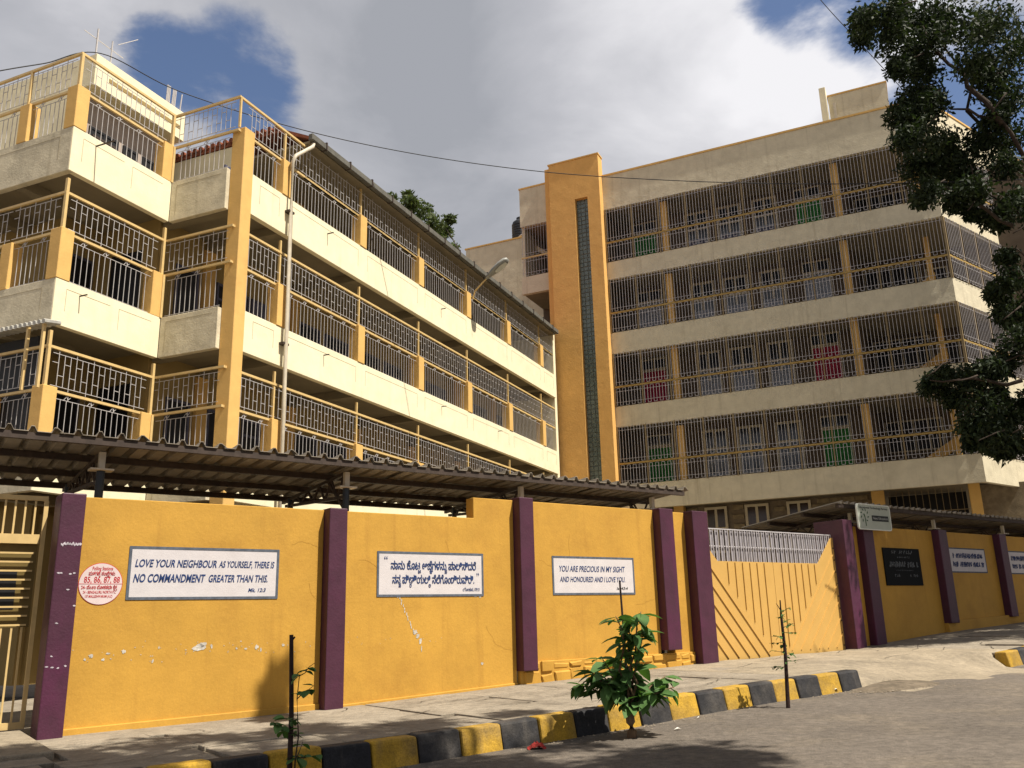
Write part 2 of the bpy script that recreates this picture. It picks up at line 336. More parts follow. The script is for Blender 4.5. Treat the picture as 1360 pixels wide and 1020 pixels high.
drv = strip(WF, [10.1+0.2*k for k in range(36)], [0.0, .7, 1.4] + [1.9+.15*k for k in range(18)] + [4.6, 4.8], lambda u, v: crossing(u, v) if 11.25 < u < 16.45 or v < 3.45 else pav(u)-.06-(KH if v > 3.46 else 0))
tag(drv.build('driveway_crossing', SANDY, smooth=True), kind='structure')
# cracks in the crossing
kerb = tag(MB(WF).prism([(u, pav(u)-.09-(KH if b else 0)) for u, b in [(x*1.0, 0) for x in range(-20, 12)] + [(x*1.0, 1) for x in range(11, -21, -1)]], 3.47, 3.66).build('kerb', MORTAR), kind='structure')
BL = 0.56
def kerb_block(u0, yellow, k):
    j = lambda s=.008: r2.uniform(-s, s)
    z0, z1 = pav(u0)-KH-.06, pav(u0)+.012
    a0, a1 = u0+.006, u0+BL-.006; lift = j(.012); q = j(.012)
    pts = [(a0, 3.46, z0), (a1, 3.46, pav(a1)-KH-.06), (a1, 3.765+q, pav(a1)-KH-.06), (a0, 3.765+q, z0),
           (a0, 3.46, z1+lift), (a1, 3.46, pav(a1)+.012+lift), (a1, 3.69+q+j(), pav(a1)+.012+lift+j()), (a0, 3.69+q+j(), z1+lift+j())]
    MB(WF).hexa(pts).build('kerb_block', KERBY if yellow else KERBB, kerb, bevel=.028, seg=2)
for k in range(-15, 11): kerb_block(5.15 + BL*k, k % 2 == 1, k)
for k in range(0, 14): kerb_block(16.4 + BL*k, k % 2 == 0, k)
tag(MB(WF).hexa([(-3.2, -.1, -1.6), (-.42, -.1, -1.6), (-.35, 1.75, -1.6), (-3.2, 1.75, -1.6), (-3.2, -.1, -1.16), (-.42, -.1, -1.15), (-.35, 1.75, -1.22), (-3.2, 1.75, -1.24)]).build('gate_ramp', SANDY, bevel=.02), kind='structure')

# ------------------------------------------------------------------ compound walls
def blob(b, u, z, ru, rz, v, n=11, rg=None):
    rg = rg or r2
    b.poly([(u + ru*math.cos(2*math.pi*k/n)*rg.uniform(.45, 1.1), v, z + rz*math.sin(2*math.pi*k/n)*rg.uniform(.45, 1.1)) for k in range(n)])
def wall_panel(par, u0, u1, top, low=None):
    n = max(2, int((u1-u0)/.6)); us_ = [u0+(u1-u0)*k/n for k in range(n+1)]
    pr = [(u, pav(u)-.2) for u in us_]
    pr += ([(u1, top), (u0, top)] if not low else [(u1, top), (low[0], top), (low[0], low[1]), (u0, low[1])])
    MB(WF).prism(pr, -.23, 0).build('wall_panel', WALLY, par, bevel=.008, seg=1)
def plinth(par, u0, u1, top, proud, m=None):
    MB(WF).hexa([(u0, -.05, pav(u0)-.2), (u1, -.05, pav(u1)-.2), (u1, proud, pav(u1)-.2), (u0, proud, pav(u0)-.2)] +
                [(u0, -.05, top(u0)), (u1, -.05, top(u1)), (u1, proud*.9, top(u1)), (u0, proud*.9, top(u0))]).build('plinth', m or WALLY, par, bevel=.01)
def wpost(par, u0, u1, top, z0=None, v1=.20, v0=-.26):
    MB(WF).box(u0, u1, v0, v1, (pav(u0)-.2 if z0 is None else z0), top).build('post', PURPLE, par, bevel=.014)
cw = thing('compound_wall', WF.w(0, 0, pav(0)), 'ochre yellow compound wall with purple posts and three painted verse boards, left of the slatted gate', 'wall')
wpost(cw, -.29, 0, 1.71); wall_panel(cw, 0, 3.41, 1.695); wpost(cw, 3.41, 3.71, 1.71); wall_panel(cw, 3.71, 7.02, 2.05, (6.17, 1.695))
wpost(cw, 7.02, 7.33, 2.085, -.86); wall_panel(cw, 7.33, 10.52, 2.05); wpost(cw, 10.52, 10.90, 2.07, -.66); wall_panel(cw, 10.90, 11.44, 2.04); wpost(cw, 11.42, 11.88, 2.06, None, .24, -.40)
plinth(cw, .003, 3.408, lambda u: pav(u)+.085, .035); plinth(cw, 3.712, 7.017, lambda u: pav(u)+.035, .03); plinth(cw, 7.06, 11.415, lambda u: -.72, .05)
# rough stones of the raised plinth
r3 = random.Random(5)
u = 7.10
while u < 11.3:
    w_ = r3.uniform(.22, .5); e_ = min(u+w_, 11.40)
    zm = r3.uniform(-.95, -.84)
    for z0_, z1_ in ((pav(u)-.05, zm-.004), (zm+.004, -.735+r3.uniform(-.012, .012))):
        o_ = r3.uniform(.053, .085); q = lambda: r3.uniform(-.03, .03)
        MB(WF).hexa([(u+.003, .0, z0_), (e_-.003, .0, z0_), (e_-.03+q(), o_, z0_+.02), (u+.03+q(), o_, z0_+.02), (u+.003, .0, z1_), (e_-.003, .0, z1_), (e_-.02+q(), o_, z1_-.015+q()), (u+.02+q(), o_, z1_-.015+q())]).build('stone', WALLY, cw, bevel=.012, seg=1)
    u = e_
ch = MB(WF)
for (u, z, a, b_) in [(1.62, -.27, .10, .055), (1.68, -.23, .05, .05), (1.80, -.26, .02, .035), (.27, -.32, .035, .03), (.20, -.36, .02, .02), (.47, -.30, .03, .02), (.66, -.28, .035, .03), (.42, -.37, .03, .02), (1.03, -.42, .018, .035), (2.28, -.31, .03, .02), (2.44, -.29, .035, .035), (2.50, -.33, .015, .03), (2.83, -.28, .03, .025), (2.15, -.30, .02, .02), (1.1, -.25, .012, .02)]: blob(ch, u, z, a, b_, .004)
for k in range(46): blob(ch, r3.uniform(.05, 3.3), -.3 + r3.gauss(0, .06), r3.uniform(.004, .013), r3.uniform(.004, .012), .004, 6)
for k in range(14): blob(ch, r3.uniform(3.8, 5.6), -.28 + r3.gauss(0, .05), r3.uniform(.004, .011), r3.uniform(.004, .01), .004, 6)
for t in range(14):                      # crack running down from the middle board
    x = 4.74 + .02*t + .012*math.sin(t*2.2); blob(ch, x, .37 - .042*t, .012, .03, .004, 7)
for (u, z, a, b_) in [(5.02, -.16, .055, .045), (5.07, -.22, .05, .05), (5.12, -.30, .03, .07), (5.14, -.42, .012, .07), (6.18, .385, .05, .014), (6.28, .372, .03, .02), (4.70, .385, .02, .02), (6.3, -.7, .03, .03)]: blob(ch, u, z, a, b_, .004)
hc = random.Random(77)
for (u, z, a, L_) in ((2.9, 1.15, .3, .5), (4.0, .95, .0, 1.4), (5.6, 1.3, -1.2, .7), (8.3, 1.5, -1.5, 1.2), (9.9, .2, .2, .8), (6.4, -.1, -1.3, .9), (3.2, .6, -1.4, .6)):
    b_ = MB(WF)
    for t in range(int(L_/.06)):
        u2, z2 = u+.06*math.cos(a), z+.06*math.sin(a); nx_, nz_ = -math.sin(a)*.0017, math.cos(a)*.0017
        b_.poly([(u-nx_, .0035, z-nz_), (u2-nx_, .0035, z2-nz_), (u2+nx_, .0035, z2+nz_), (u+nx_, .0035, z+nz_)]); u, z = u2, z2; a += hc.uniform(-.45, .45) - .25*hc.random()*math.sin(a*2)
    b_.build('hairline_crack', mat('crack_in_ochre', (.36, .19, .032), .9, .2, 20), cw, recalc=False)
ch.build('chipped_paint', PLASTER, cw, recalc=False)
sc_ = MB(WF)
for k in range(14): blob(sc_, -.24 + .017*k, 1.06 + r3.uniform(-.012, .012), .014, .022, 0.2035, 6)
for (u, z) in [(-.24, .70), (-.21, .70), (-.10, .69), (-.06, .70), (-.11, .50), (-.2, .09), (-.26, -.42), (-.2, -.43), (-.13, -.44), (-.05, -.42), (-.22, -.30), (-.02, .3)]: blob(sc_, u, z, .022, .013, 0.2035, 7)
sc_.build('scratched_paint', mat('silver_scratches', (.42, .38, .42), .8, .3, 20), cw, recalc=False)

def board(par, u0, u1, z0, z1, name='painted_board', face=WHITE, edge=BORDER, bw=.036, lab=None):
    o = MB(WF).box(u0, u1, -.01, .006, z0, z1).build(name, face, par)
    if lab: o['label'] = lab
    MB(WF).box(u0-.01, u1+.01, -.01, .009, z1-bw*.6, z1+bw*.4).box(u0-.01, u1+.01, -.01, .009, z0-bw*.4, z0+bw*.6).box(u0-bw*.4, u0+bw*.6, -.01, .0093, z0-.01, z1+.01).box(u1-bw*.6, u1+bw*.4, -.01, .0093, z0-.01, z1+.01).build('border', edge, o)
    return o
b1 = board(cw, .64, 2.70, .385, 1.06, lab='white board with verse about loving your neighbour')
lettering(WF, 'LOVE YOUR NEIGHBOUR', .71, 1.80, .852, .098, .010, INK, b1, .24, .020); lettering(WF, 'AS YOURSELF, THERE IS', 1.83, 2.645, .852, .090, .010, INK, b1, .24, .018)
lettering(WF, 'NO COMMANDMENT', .70, 1.655, .655, .105, .010, INK, b1, .24, .024); lettering(WF, 'GREATER THAN THIS.', 1.70, 2.55, .655, .098, .010, INK, b1, .24, .020)
lettering(WF, 'Mk. 12:3', 2.27, 2.53, .495, .052, .010, INK, b1, .24, .02)
b2_ = board(cw, 4.34, 6.34, .40, 1.08, lab='white board with two lines of Kannada verse')
lettering(WF, [('ನಾ', 0), ('ನು', 0), (' ', 0), ('ಕೊ', 0), ('ಟ', 'ಟ'), (' ', 0), ('ಆ', 0), ('ಜೆ', 'ಞ'), ('ಗ', 0), ('ಳ', 0), ('ನು', 'ನ'), (' ', 0), ('ಪಾ', 0), ('ಲಿ', 0), ('ಸಿ', 0), ('ದ', 0), ('ರೆ', 0)], 4.57, 6.20, .875, .120, .010, INK, b2_, 0, .022)
lettering(WF, [('ನ', 0), ('ನ', 'ನ'), (' ', 0), ('ಪೀ', 'ರ'), ('ತಿ', 0), ('ಯ', 0), ('ಲಿ', 'ಲ'), (' ', 0), ('ನೆ', 0), ('ಲೆ', 0), ('ಗೊಂ', 0), ('ಡಿ', 0), ('ರು', 0), ('ವಿ', 0), ('ರಿ', 0), ('.', 0)], 4.60, 6.16, .655, .120, .010, INK, b2_, 0, .022)
lettering(WF, 'ಯೋಹಾನ, ೧೫:೧', 5.93, 6.27, .495, .05, .010, INK, b2_, 0, .015)
lettering(WF, '“', 4.45, 4.51, .95, .13, .010, INK, b2_, 0, .01); lettering(WF, '”', 6.21, 6.26, .70, .13, .010, INK, b2_, 0, .01)
b3 = board(cw, 7.88, 9.89, .41, 1.075, lab='white board with verse about being precious')
lettering(WF, 'YOU ARE PRECIOUS IN MY SIGHT', 8.03, 9.66, .865, .105, .010, INK, b3, .24, .012); lettering(WF, 'AND HONOURED AND I LOVE YOU.', 8.03, 9.65, .675, .095, .010, INK, b3, .24, .012)
lettering(WF, 'Is. 43:4', 9.42, 9.71, .51, .052, .010, BLACKINK, b3, .24, .012)
# round polling-station notice
disc = MB(WF)
def circ(r_, n=48): return [(.305 + r_*math.cos(2*math.pi*k/n), .578 + r_*math.sin(2*math.pi*k/n)) for k in range(n)]
rn = disc.prism(circ(.268), -.01, .005).build('painted_roundel', RED, cw); rn['label'] = 'white roundel with red polling station numbers'
MB(WF).prism(circ(.261), -.01, .0075).build('roundel_face', mat('pinkish_white_paint', (.60, .50, .50), .7, .05, 5), rn)
MB(WF).box(.046, .564, .006, .0095, .574, .580).build('dividing_line', RED, rn)
for body, a0, a1, zc, h in [('Polling Stations', .19, .44, .775, .045), ('85, 86, 87, 88', .10, .535, .632, .075), ('24 - BENGALURU NORTH P.C', .10, .50, .473, .035), ('157-MALLESHWARAM (A.C)', .13, .46, .420, .033)]:
    lettering(WF, body, a0, a1, zc, h, .0100, RED, rn, .05, .012)
lettering(WF, [('ಮ', 0), ('ತ', 0), ('ಗ', 0), ('ಟೆ', 'ಟ'), (' ', 0), ('ಸಂ', 0), ('ಖೆ', 'ಯ'), ('ಗ', 0), ('ಳು', 0)], .15, .47, .710, .045, .0100, RED, rn, 0, .015)
lettering(WF, [('24', 0), ('-', 0), (' ', 0), ('ಬೆಂ', 0), ('.', 0), ('ಉ', 0), (' ', 0), ('ಲೋ', 0), ('ಕ', 0), ('ಸ', 0), ('ಭಾ', 0), (' ', 0), ('ಕೆ', 'ಷ'), ('ತ', 'ರ')], .075, .51, .535, .042, .0100, RED, rn, 0, .015)

cr = thing('compound_wall', WF.w(17.5, 0, pav(17.5)), 'tree-shaded ochre compound wall with purple posts and black plaque, right of the slatted gate', 'wall')
wpost(cr, 16.74, 17.14, 2.12, None, .20, -.62); wall_panel(cr, 17.12, 17.60, 2.0); wpost(cr, 17.58, 18.00, 2.03); wall_panel(cr, 18.00, 21.12, 2.02)
wpost(cr, 21.12, 21.55, 2.04, -.40); wall_panel(cr, 21.55, 24.5, 2.02); wpost(cr, 24.5, 24.9, 2.04, -.30); wall_panel(cr, 24.9, 28.2, 2.02); wpost(cr, 28.2, 28.6, 2.04); wall_panel(cr, 28.6, 32, 2.02)
plinth(cr, 21.13, 31, lambda u: -.36 + .03*(u-21), .12)
def strokes(fr, u0, u1, zc, h, v, m, parent, n, seed):   # lettering too worn to read
    rg = random.Random(seed); b = MB(fr)
    for k in range(n):
        u = u0 + (u1-u0)*(k+.5)/n + rg.uniform(-.01, .01); w_ = (u1-u0)/n*.36
        if rg.random() < .13: continue
        b.bar((u-w_*.6, v, zc-h/2*rg.uniform(.7, 1)), (u+w_*rg.uniform(-.5, .9), v, zc+h/2*rg.uniform(.7, 1)), h*.14)
        b.bar((u-w_, v, zc+h*rg.uniform(-.4, .4)), (u+w_, v, zc+h*rg.uniform(-.4, .4)), h*.14)
    tag(b.build('lettering', m, parent, recalc=False), kind='stuff')
b4 = board(cr, 21.88, 23.86, .935, 1.585, lab='white verse board nearer the black plaque, in tree shade')
strokes(WF, 22.05, 23.7, 1.385, .15, .010, INK, b4, 20, 1); strokes(WF, 22.0, 23.72, 1.15, .15, .010, INK, b4, 22, 2)
b5 = board(cr, 25.22, 27.2, .92, 1.57, lab='white verse board cut by the right edge of view')
strokes(WF, 25.4, 27.0, 1.37, .15, .010, INK, b5, 20, 3); strokes(WF, 25.35, 27.05, 1.13, .15, .010, INK, b5, 22, 4)
pq = thing('name_plaque', WF.w(19.45, .02, .57), 'square black stone name plaque with faded lettering, on the shaded wall', 'plaque')
MB(WF).box(18.6, 20.3, .003, .035, .57, 1.51).build('slab', mat('black_granite', (.010, .011, .012), .75, .2, 30, spec=.08), pq, bevel=.006)
for a0, a1, zc, h, n, s_ in [(18.95, 19.95, 1.41, .10, 9, 11), (19.2, 19.8, 1.28, .05, 8, 12), (18.8, 20.15, 1.10, .16, 16, 13), (19.1, 19.9, .95, .03, 14, 14), (18.9, 19.25, .82, .08, 4, 15), (19.7, 20.1, .82, .08, 5, 16)]: strokes(WF, a0, a1, zc, h, .036, GREYINK, pq, n, s_)
# sponsor sign by the gate
sg = thing('sign_board', WF.w(18.1, .2, 1.9), 'small rounded grey-green sign with black tree logo, on purple post beside the gate', 'sign')
def rrect(u0, u1, z0, z1, r_, n=5):
    o = []
    for cu, cz, a0 in ((u1-r_, z1-r_, 0), (u0+r_, z1-r_, 90), (u0+r_, z0+r_, 180), (u1-r_, z0+r_, 270)):
        o += [(cu + r_*math.cos(R(a0+90*k/n)), cz + r_*math.sin(R(a0+90*k/n))) for k in range(n+1)]
    return o
s0, s1, y0, y1 = 17.20, 18.62, 1.90, 2.51
MB(WF).prism(rrect(s0, s1, y0, y1, .07), .31, .34).build('panel', mat('grey_green_sign', (.36, .39, .33), .5, .06, 4, spec=.4), sg)
fr_ = MB(WF); o_, i_ = rrect(s0-.012, s1+.012, y0-.012, y1+.012, .08), rrect(s0+.012, s1-.012, y0+.012, y1-.012, .06)
for k in range(len(o_)):
    k2 = (k+1) % len(o_); fr_.hexa([(o_[k][0], .305, o_[k][1]), (o_[k2][0], .305, o_[k2][1]), (i_[k2][0], .305, i_[k2][1]), (i_[k][0], .305, i_[k][1]), (o_[k][0], .347, o_[k][1]), (o_[k2][0], .347, o_[k2][1]), (i_[k2][0], .347, i_[k2][1]), (i_[k][0], .347, i_[k][1])])
fr_.build('rim', mat('pale_sign_rim', (.62, .64, .58), .4, .05, 4), sg)
lettering(WF, 'Educational Technology Partner', s0+.08, s1-.08, y1-.075, .055, .344, BLACKINK, sg, 0, .01)
MB(WF).box(s0+.60, s1-.10, .339, .346, y0+.21, y0+.35).build('name_bar', BLACKINK, sg)
lettering(WF, 'Next Education', s0+.63, s1-.14, y0+.285, .06, .3495, mat('grey_print', (.35, .36, .35), .6, .1, 9), sg, 0, .01)
lg = MB(WF); cu, cz = s0+.29, y0+.335
for k in range(8):
    a = R(-55 + 290*k/7); pu, pz = cu+.145*math.cos(a), cz+.145*math.sin(a); t_ = a+.6
    lg.poly([(pu+.055*math.cos(t_), .344, pz+.055*math.sin(t_)), (pu+.02*math.cos(t_+1.57), .344, pz+.02*math.sin(t_+1.57)), (pu-.04*math.cos(t_), .344, pz-.04*math.sin(t_)), (pu-.02*math.cos(t_+1.57), .344, pz-.02*math.sin(t_+1.57))])
lg.poly([(cu-.012, .344, cz+.05), (cu+.02, .344, cz+.0), (cu+.045, .344, cz-.26), (cu+.015, .344, cz-.26), (cu-.005, .344, cz-.05), (cu-.05, .344, cz+.03)])
lg.build('tree_logo', GREENINK, sg, recalc=False)
MB(WF).bar((17.9, .10, 2.3), (17.9, .31, 2.3), .05).bar((18.4, -.1, 2.3), (18.4, .31, 2.3), .05).build('bracket', STEELD, sg)

# ------------------------------------------------------------------ main sliding gate and side gate
gt = thing('sliding_gate', WF.w(14.3, -.1, pav(14.3)), 'wide yellow sheet metal gate with chevron ribs and grey bars along its top', 'gate')
g0, g1, gz0 = 11.90, 16.70, -.94
MB(WF).prism([(g0, gz0), (14.318, gz0), (14.318, 1.08), (12.47, 1.08), (g0+.06, 1.62), (g0, 1.62)], -.13, -.10).build('gate_leaf', GATEY, gt)
MB(WF).prism([(14.330, gz0), (g1, gz0), (g1, 1.70), (g1-.06, 1.70), (16.02, 1.08), (14.330, 1.08)], -.13, -.10).build('gate_leaf', GATEY, gt)
def rib(p, q):
    d = Vector((q[0]-p[0], q[1]-p[1])).normalized(); nx, nz = -d.y*.006, d.x*.006
    MB(WF).hexa([(p[0]-nx, -.099, p[1]-nz), (q[0]-nx, -.099, q[1]-nz), (q[0]-nx, -.078, q[1]-nz), (p[0]-nx, -.078, p[1]-nz), (p[0]+nx, -.099, p[1]+nz), (q[0]+nx, -.099, q[1]+nz), (q[0]+nx, -.078, q[1]+nz), (p[0]+nx, -.078, p[1]+nz)]).build('rib', GATEY, gt)
SL = 1.10
for k in range(6):
    z_ = 1.27 - .37*k; e_ = min(14.28, g0+.03+(z_-gz0-.03)/SL)
    rib((g0+.03, z_), (e_, z_-SL*(e_-g0-.03))); rib((g1-.03, z_+.08), (g1-.03-(e_-g0-.03), z_+.08-SL*(e_-g0-.03)))
for k in range(6):
    ul = 12.78 + .245*k; ur = 15.85 - .245*k
    zb = 1.0 - SL*(ul-12.40) + .02
    rib((ul, 1.06), (ul, max(zb, gz0+.03))); rib((ur, 1.06), (ur, max(zb, gz0+.03)))
tb = MB(WF)
n_ = 58
for k in range(n_+1):
    u = g0+.03+(g1-g0-.06)*k/n_; tb.bar((u, -.135, .9), (u, -.135, 1.76), .016)
tb.bar((g0+.02, -.135, 1.765), (g1-.02, -.135, 1.765), .022).bar((g0+.02, -.15, 1.40), (g1-.02, -.15, 1.40), .02)
tb.build('top_bars', BARG, gt, recalc=False)
cs_ = MB(WF)
for k in range(30):
    u = g0+.03+.158*k; cs_.box(u, u+.085, -.20, -.185, .85, 1.74)
cs_.build('backing_slats', mat('grey_slat', (.22, .205, .23), .6, .1, 8), gt, recalc=False)
MB(WF).box(g0, g1, -.16, -.06, gz0-.04, gz0-.005).build('bottom_rail', STEELD, gt)
rv = MB(WF)
for k in range(9): rv.bar((g1-.035, -.10, gz0+.15+.28*k), (g1-.035, -.085, gz0+.15+.28*k), .03)
rv.build('rivet', STEELD, gt)

lgate = thing('side_gate', WF.w(-1.2, -.35, -1.12), 'pale yellow barred pedestrian gate with solid lower frame, left of the first purple post', 'gate')
f_ = MB(WF); f_.box(-2.4, -.36, -.385, -.335, 1.66, 1.72).box(-2.4, -.36, -.385, -.335, -1.16, -1.08).box(-2.4, -.42, -.39, -.33, 1.10, 1.22).box(-.40, -.35, -.38, -.34, -1.16, 1.66).box(-2.42, -2.36, -.38, -.34, -1.16, 1.66)
f_.build('gate_frame', RAILY, lgate)
def gate_bar(pts): MB(WF).bar(pts[0], pts[1], .022).build('gate_bar', RAILY, lgate, recalc=False)
for k in range(16):
    u = -.50-.115*k; gate_bar([(u, -.36, 1.22), (u, -.36, 1.66)]); gate_bar([(u, -.36, -1.08), (u, -.36, .06)])
for k in range(9): gate_bar([(-2.36, -.345, .98-.112*k), (-.46, -.345, .98-.112*k)])
MB(WF).box(-2.36, -.42, -.405, -.392, .06, 1.10).build('back_sheet', mat('olive_gate_sheet', (.13, .09, .025), .6, .1, 4), lgate)
MB(WF).box(-1.9, -.62, -.391, -.386, .28, .76).build('dark_slot', DARK, lgate)
iw = tag(MB(WF).box(-4.5, -.28, -6.0, -5.8, -1.3, 1.9).build('courtyard_wall', INNER), 'dull yellow inner wall behind the side gate', 'wall')

# ------------------------------------------------------------------ corrugated canopies
def canopy(u0, u1, label, posts, z_near, z_back, v_near=.12, v_back=-3.0, bump=.068, pitch=.27):
    cp = thing('walkway_canopy', WF.w((u0+u1)/2, -1.5, pav((u0+u1)/2)), label, 'canopy', 'corrugated canopies behind the wall')
    def zz(v): return z_back + (z_near-z_back)*(v-v_back)/(v_near-v_back)
    nsh = int(round((u1-u0)/(pitch*4))); sw = (u1-u0)/nsh
    L = MB(); prof = []
    for k in range(4):
        x = sw*k/4; q = sw/4
        prof += [(x, 0), (x+q*.62, 0), (x+q*.72, bump), (x+q*.86, bump)]
    prof.append((sw+.05, 0)); n = len(prof); vs_ = [v_near, v_back]
    for t_ in (0, -.008):
        for v in vs_: L.v += [Vector((x, -v, zz(v)+h+t_+EYE)) for x, h in prof]
    for s_, fl in ((0, 0), (2*n, 1)):
        for k in range(n-1): L.f.append((s_+k, s_+k+1, s_+n+k+1, s_+n+k))
    for k in range(n-1): L.f += [(k, k+1, 2*n+k+1, 2*n+k), (n+k, n+k+1, 3*n+k+1, 3*n+k)]
    me = L.mesh('roof_sheet', recalc=True); me.materials.append(SHEETM)
    for k in range(nsh): place('roof_sheet', me, cp, WF.w(u0+sw*k, 0, (k % 2)*.009-EYE+0*EYE), WF.az)
    for v in (v_near-.06, -.95, -2.0, v_back+.08): MB(WF).box(u0+.05, u1-.05, v-.035, v+.035, zz(v)-.10, zz(v)-.012).build('purlin', STEELD, cp)
    for u in posts:
        MB(WF).tube([(u, -.32, pav(u)-.1), (u, -.32, zz(-.3)-.36)], [.055, .055], 12).build('post', PIPEB, cp)
        MB(WF).box(u-.15, u+.15, -.42, -.22, zz(-.3)-.36, zz(-.3)-.335).build('cap_plate', PIPEC, cp)
        MB(WF).box(u-.04, u+.04, -.36, -.28, zz(-.3)-.335, zz(-.3)-.10).build('stub', PIPEC, cp)
        MB(WF).tube([(u, -2.6, pav(u)-.1), (u, -2.6, zz(-2.6)-.1)], [.05, .05], 10).build('post', PIPEB, cp)
        tr = MB(WF).bar((u, -.32, zz(-.3)-.11), (u, v_back+.05, zz(v_back)-.12), .055).bar((u, -.32, zz(-.3)-.50), (u, v_back+.2, zz(v_back)-.20), .05)
        for k in range(5):
            va, vb = -.4-.48*k, -.4-.48*(k+1); f = lambda v: zz(v)-.11; g_ = lambda v: zz(-.3)-.50+(zz(v_back)-.20-zz(-.3)+.50)*(v+.32)/(v_back+.52)
            tr.bar((u, va, f(va)), (u, (va+vb)/2, g_((va+vb)/2)), .03).bar((u, (va+vb)/2, g_((va+vb)/2)), (u, vb, f(vb)), .03)
        tr.bar((u, -.3, zz(-.3)-.75), (u, -1.0, zz(-1)-.12), .04)
        tr.build('truss', STEELD, cp)
    return cp
canopy(-3.6, 11.45, 'long brown corrugated canopy above the boundary wall, left of the slatted gate', (.24, 3.92, 7.45, 10.85), 2.49, 2.30)
canopy(16.75, 32.0, 'shaded corrugated canopy rising behind the sign and the right-hand wall', (17.9, 21.9, 25.9, 29.9), 2.53, 2.18, .12)

# ------------------------------------------------------------------ left block
LB = thing('school_block', LF.w(8, -4, -.95), 'three-storey cream school block with orange pillars and grilled balconies, at left', 'building')
bands = [(8.66, 9.62), (5.52, 6.42), (2.40, 3.30)]
A1 = 18.85
COLS = [1.25, 4.5, 7.65, 10.85, 14.15, 17.4]
def lb(name, m, *boxes, bevel=0, par=None):
    b = MB(LF)
    for q in boxes: b.box(*q)
    return b.build(name, m, par or LB, bevel=bevel, seg=1)
for z0, z1 in bands:
    lb('balcony_band', CREAM, (.03, A1, -.14, 0, z0, z1), bevel=.008)
    lb('balcony_band', STAINED_SHADE, (-.40, -.28, -1.86, -.30, z0, z1), bevel=.008)
    lb('balcony_band', CREAM, (-3.0, -.403, -1.99, -1.86, z0, z1), bevel=.008)
    lb('balcony_band', STAINED_SHADE, (-3.003, -2.87, -9, -1.88, z0-.001, z1+.001), bevel=.008)
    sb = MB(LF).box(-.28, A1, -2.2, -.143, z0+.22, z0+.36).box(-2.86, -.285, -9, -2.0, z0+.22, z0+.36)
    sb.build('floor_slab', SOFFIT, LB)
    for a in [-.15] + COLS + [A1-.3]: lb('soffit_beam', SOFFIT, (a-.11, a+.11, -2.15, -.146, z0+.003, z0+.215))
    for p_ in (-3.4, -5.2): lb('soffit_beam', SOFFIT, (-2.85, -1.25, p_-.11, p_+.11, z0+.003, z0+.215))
    # incised panel lines
    prev = .12; GRV = mat('groove_shadow_paint', (.30, .25, .16), .9, .1, 5)
    def groove(*q): MB(LF).box(*q).build('panel_groove', GRV, LB, recalc=False)
    for a in COLS + [A1]:
        x0, x1 = prev+.22, a-.22
        if x1 - x0 > .5:
            groove(x0, x1, -.002, .003, z1-.16, z1-.152); groove(x0, x0+.008, -.002, .003, z0+.35, z1-.165); groove(x1-.008, x1, -.002, .003, z0+.35, z1-.165)
        prev = a
    groove(-2.75, -1.72, -1.862, -1.857, z1-.16, z1-.152); groove(-2.75, -2.742, -1.862, -1.857, z0+.3, z1-.165); groove(-1.5, -.65, -1.862, -1.857, z1-.16, z1-.152); groove(-1.5, -1.492, -1.862, -1.857, z0+.3, z1-.165)
    groove(-.403, -.398, -1.7, -.45, z1-.12, z1-.112); groove(-.403, -.398, -1.7, -1.692, z0+.12, z1-.125); groove(-3.006, -3.001, -5.0, -2.2, z1-.16, z1-.152); groove(-3.006, -3.001, -2.208, -2.2, z0+.3, z1-.165)
# rear walls of the corridors with openings
lb('rear_wall', INNER, (2.15, A1, -2.4, -2.2, -1.0, 11.40)); lb('rear_wall', INNER, (-.3, 2.145, -2.4, -2.2, -1.0, 9.0)); lb('rear_wall', INNER, (-1.25, -.28, -9, -4.0, -1.0, 8.9)); 
lb('ground_floor_front', CREAM, (.0, A1, -.16, -.10, -1, 2.399))
lb('end_wall', CREAM, (A1, A1+.25, -8, -.05, -1, 11.5))
lb('ground_floor_wall', INNER, (-1.1, -.4, -9, -3.9, -1, 2.3))
def window(parent, fr, u0, u1, z0, z1, v, panes=2, frame=FRAMEW, pane=GLASS, name='window', transom=None, t=.06):
    o = MB(fr).box(u0, u1, v-.02, v+.03, z0, z0+t).box(u0, u1, v-.02, v+.03, z1-t, z1).box(u0, u0+t, v-.02, v+.0303, z0+t, z1-t).box(u1-t, u1, v-.02, v+.0303, z0+t, z1-t)
    for k in range(1, panes): x = u0+(u1-u0)*k/panes; o.box(x-t/2, x+t/2, v-.02, v+.028, z0+t, z1-t)
    if transom: o.box(u0+t, u1-t, v-.02, v+.0265, transom-t/2, transom+t/2)
    o = o.build(name, frame, parent)
    MB(fr).box(u0+t*.5, u1-t*.5, v-.015, v+.012, z0+t*.5, z1-t*.5).build('pane', pane, o)
    return o
rl = random.Random(11)
allc = [-.1] + COLS + [A1-.2]
for fz in (9.02, 5.88, 2.76):
    for i in range(len(allc)-1):
        a, b_ = allc[i], allc[i+1]
        if fz > 9 and b_ < 2: continue
        lb('pilaster', ORANGE, (b_-.16, b_+.16, -2.2, -2.1, fz, fz+(2.75 if fz < 9 else 2.34)))
        if b_ - a < 2: 
            window(LB, LF, a+.35, b_-.3, fz+.75, fz+2.1, -2.18, 1, DOORB, DARK); continue
        dx = rl.choice([.25, 1.55]); window(LB, LF, a+dx, a+dx+.95, fz+.02, fz+2.1, -2.18, 1, DOORB, rl.choice([DARK, DOORB, DARK]), 'door')
        wx = 1.45 if dx < 1 else .3; window(LB, LF, a+wx, a+wx+1.15, fz+.9, fz+2.1, -2.18, 2, DOORB, DARK, transom=fz+1.7)
    for p_ in (-3.0, -4.6): pass
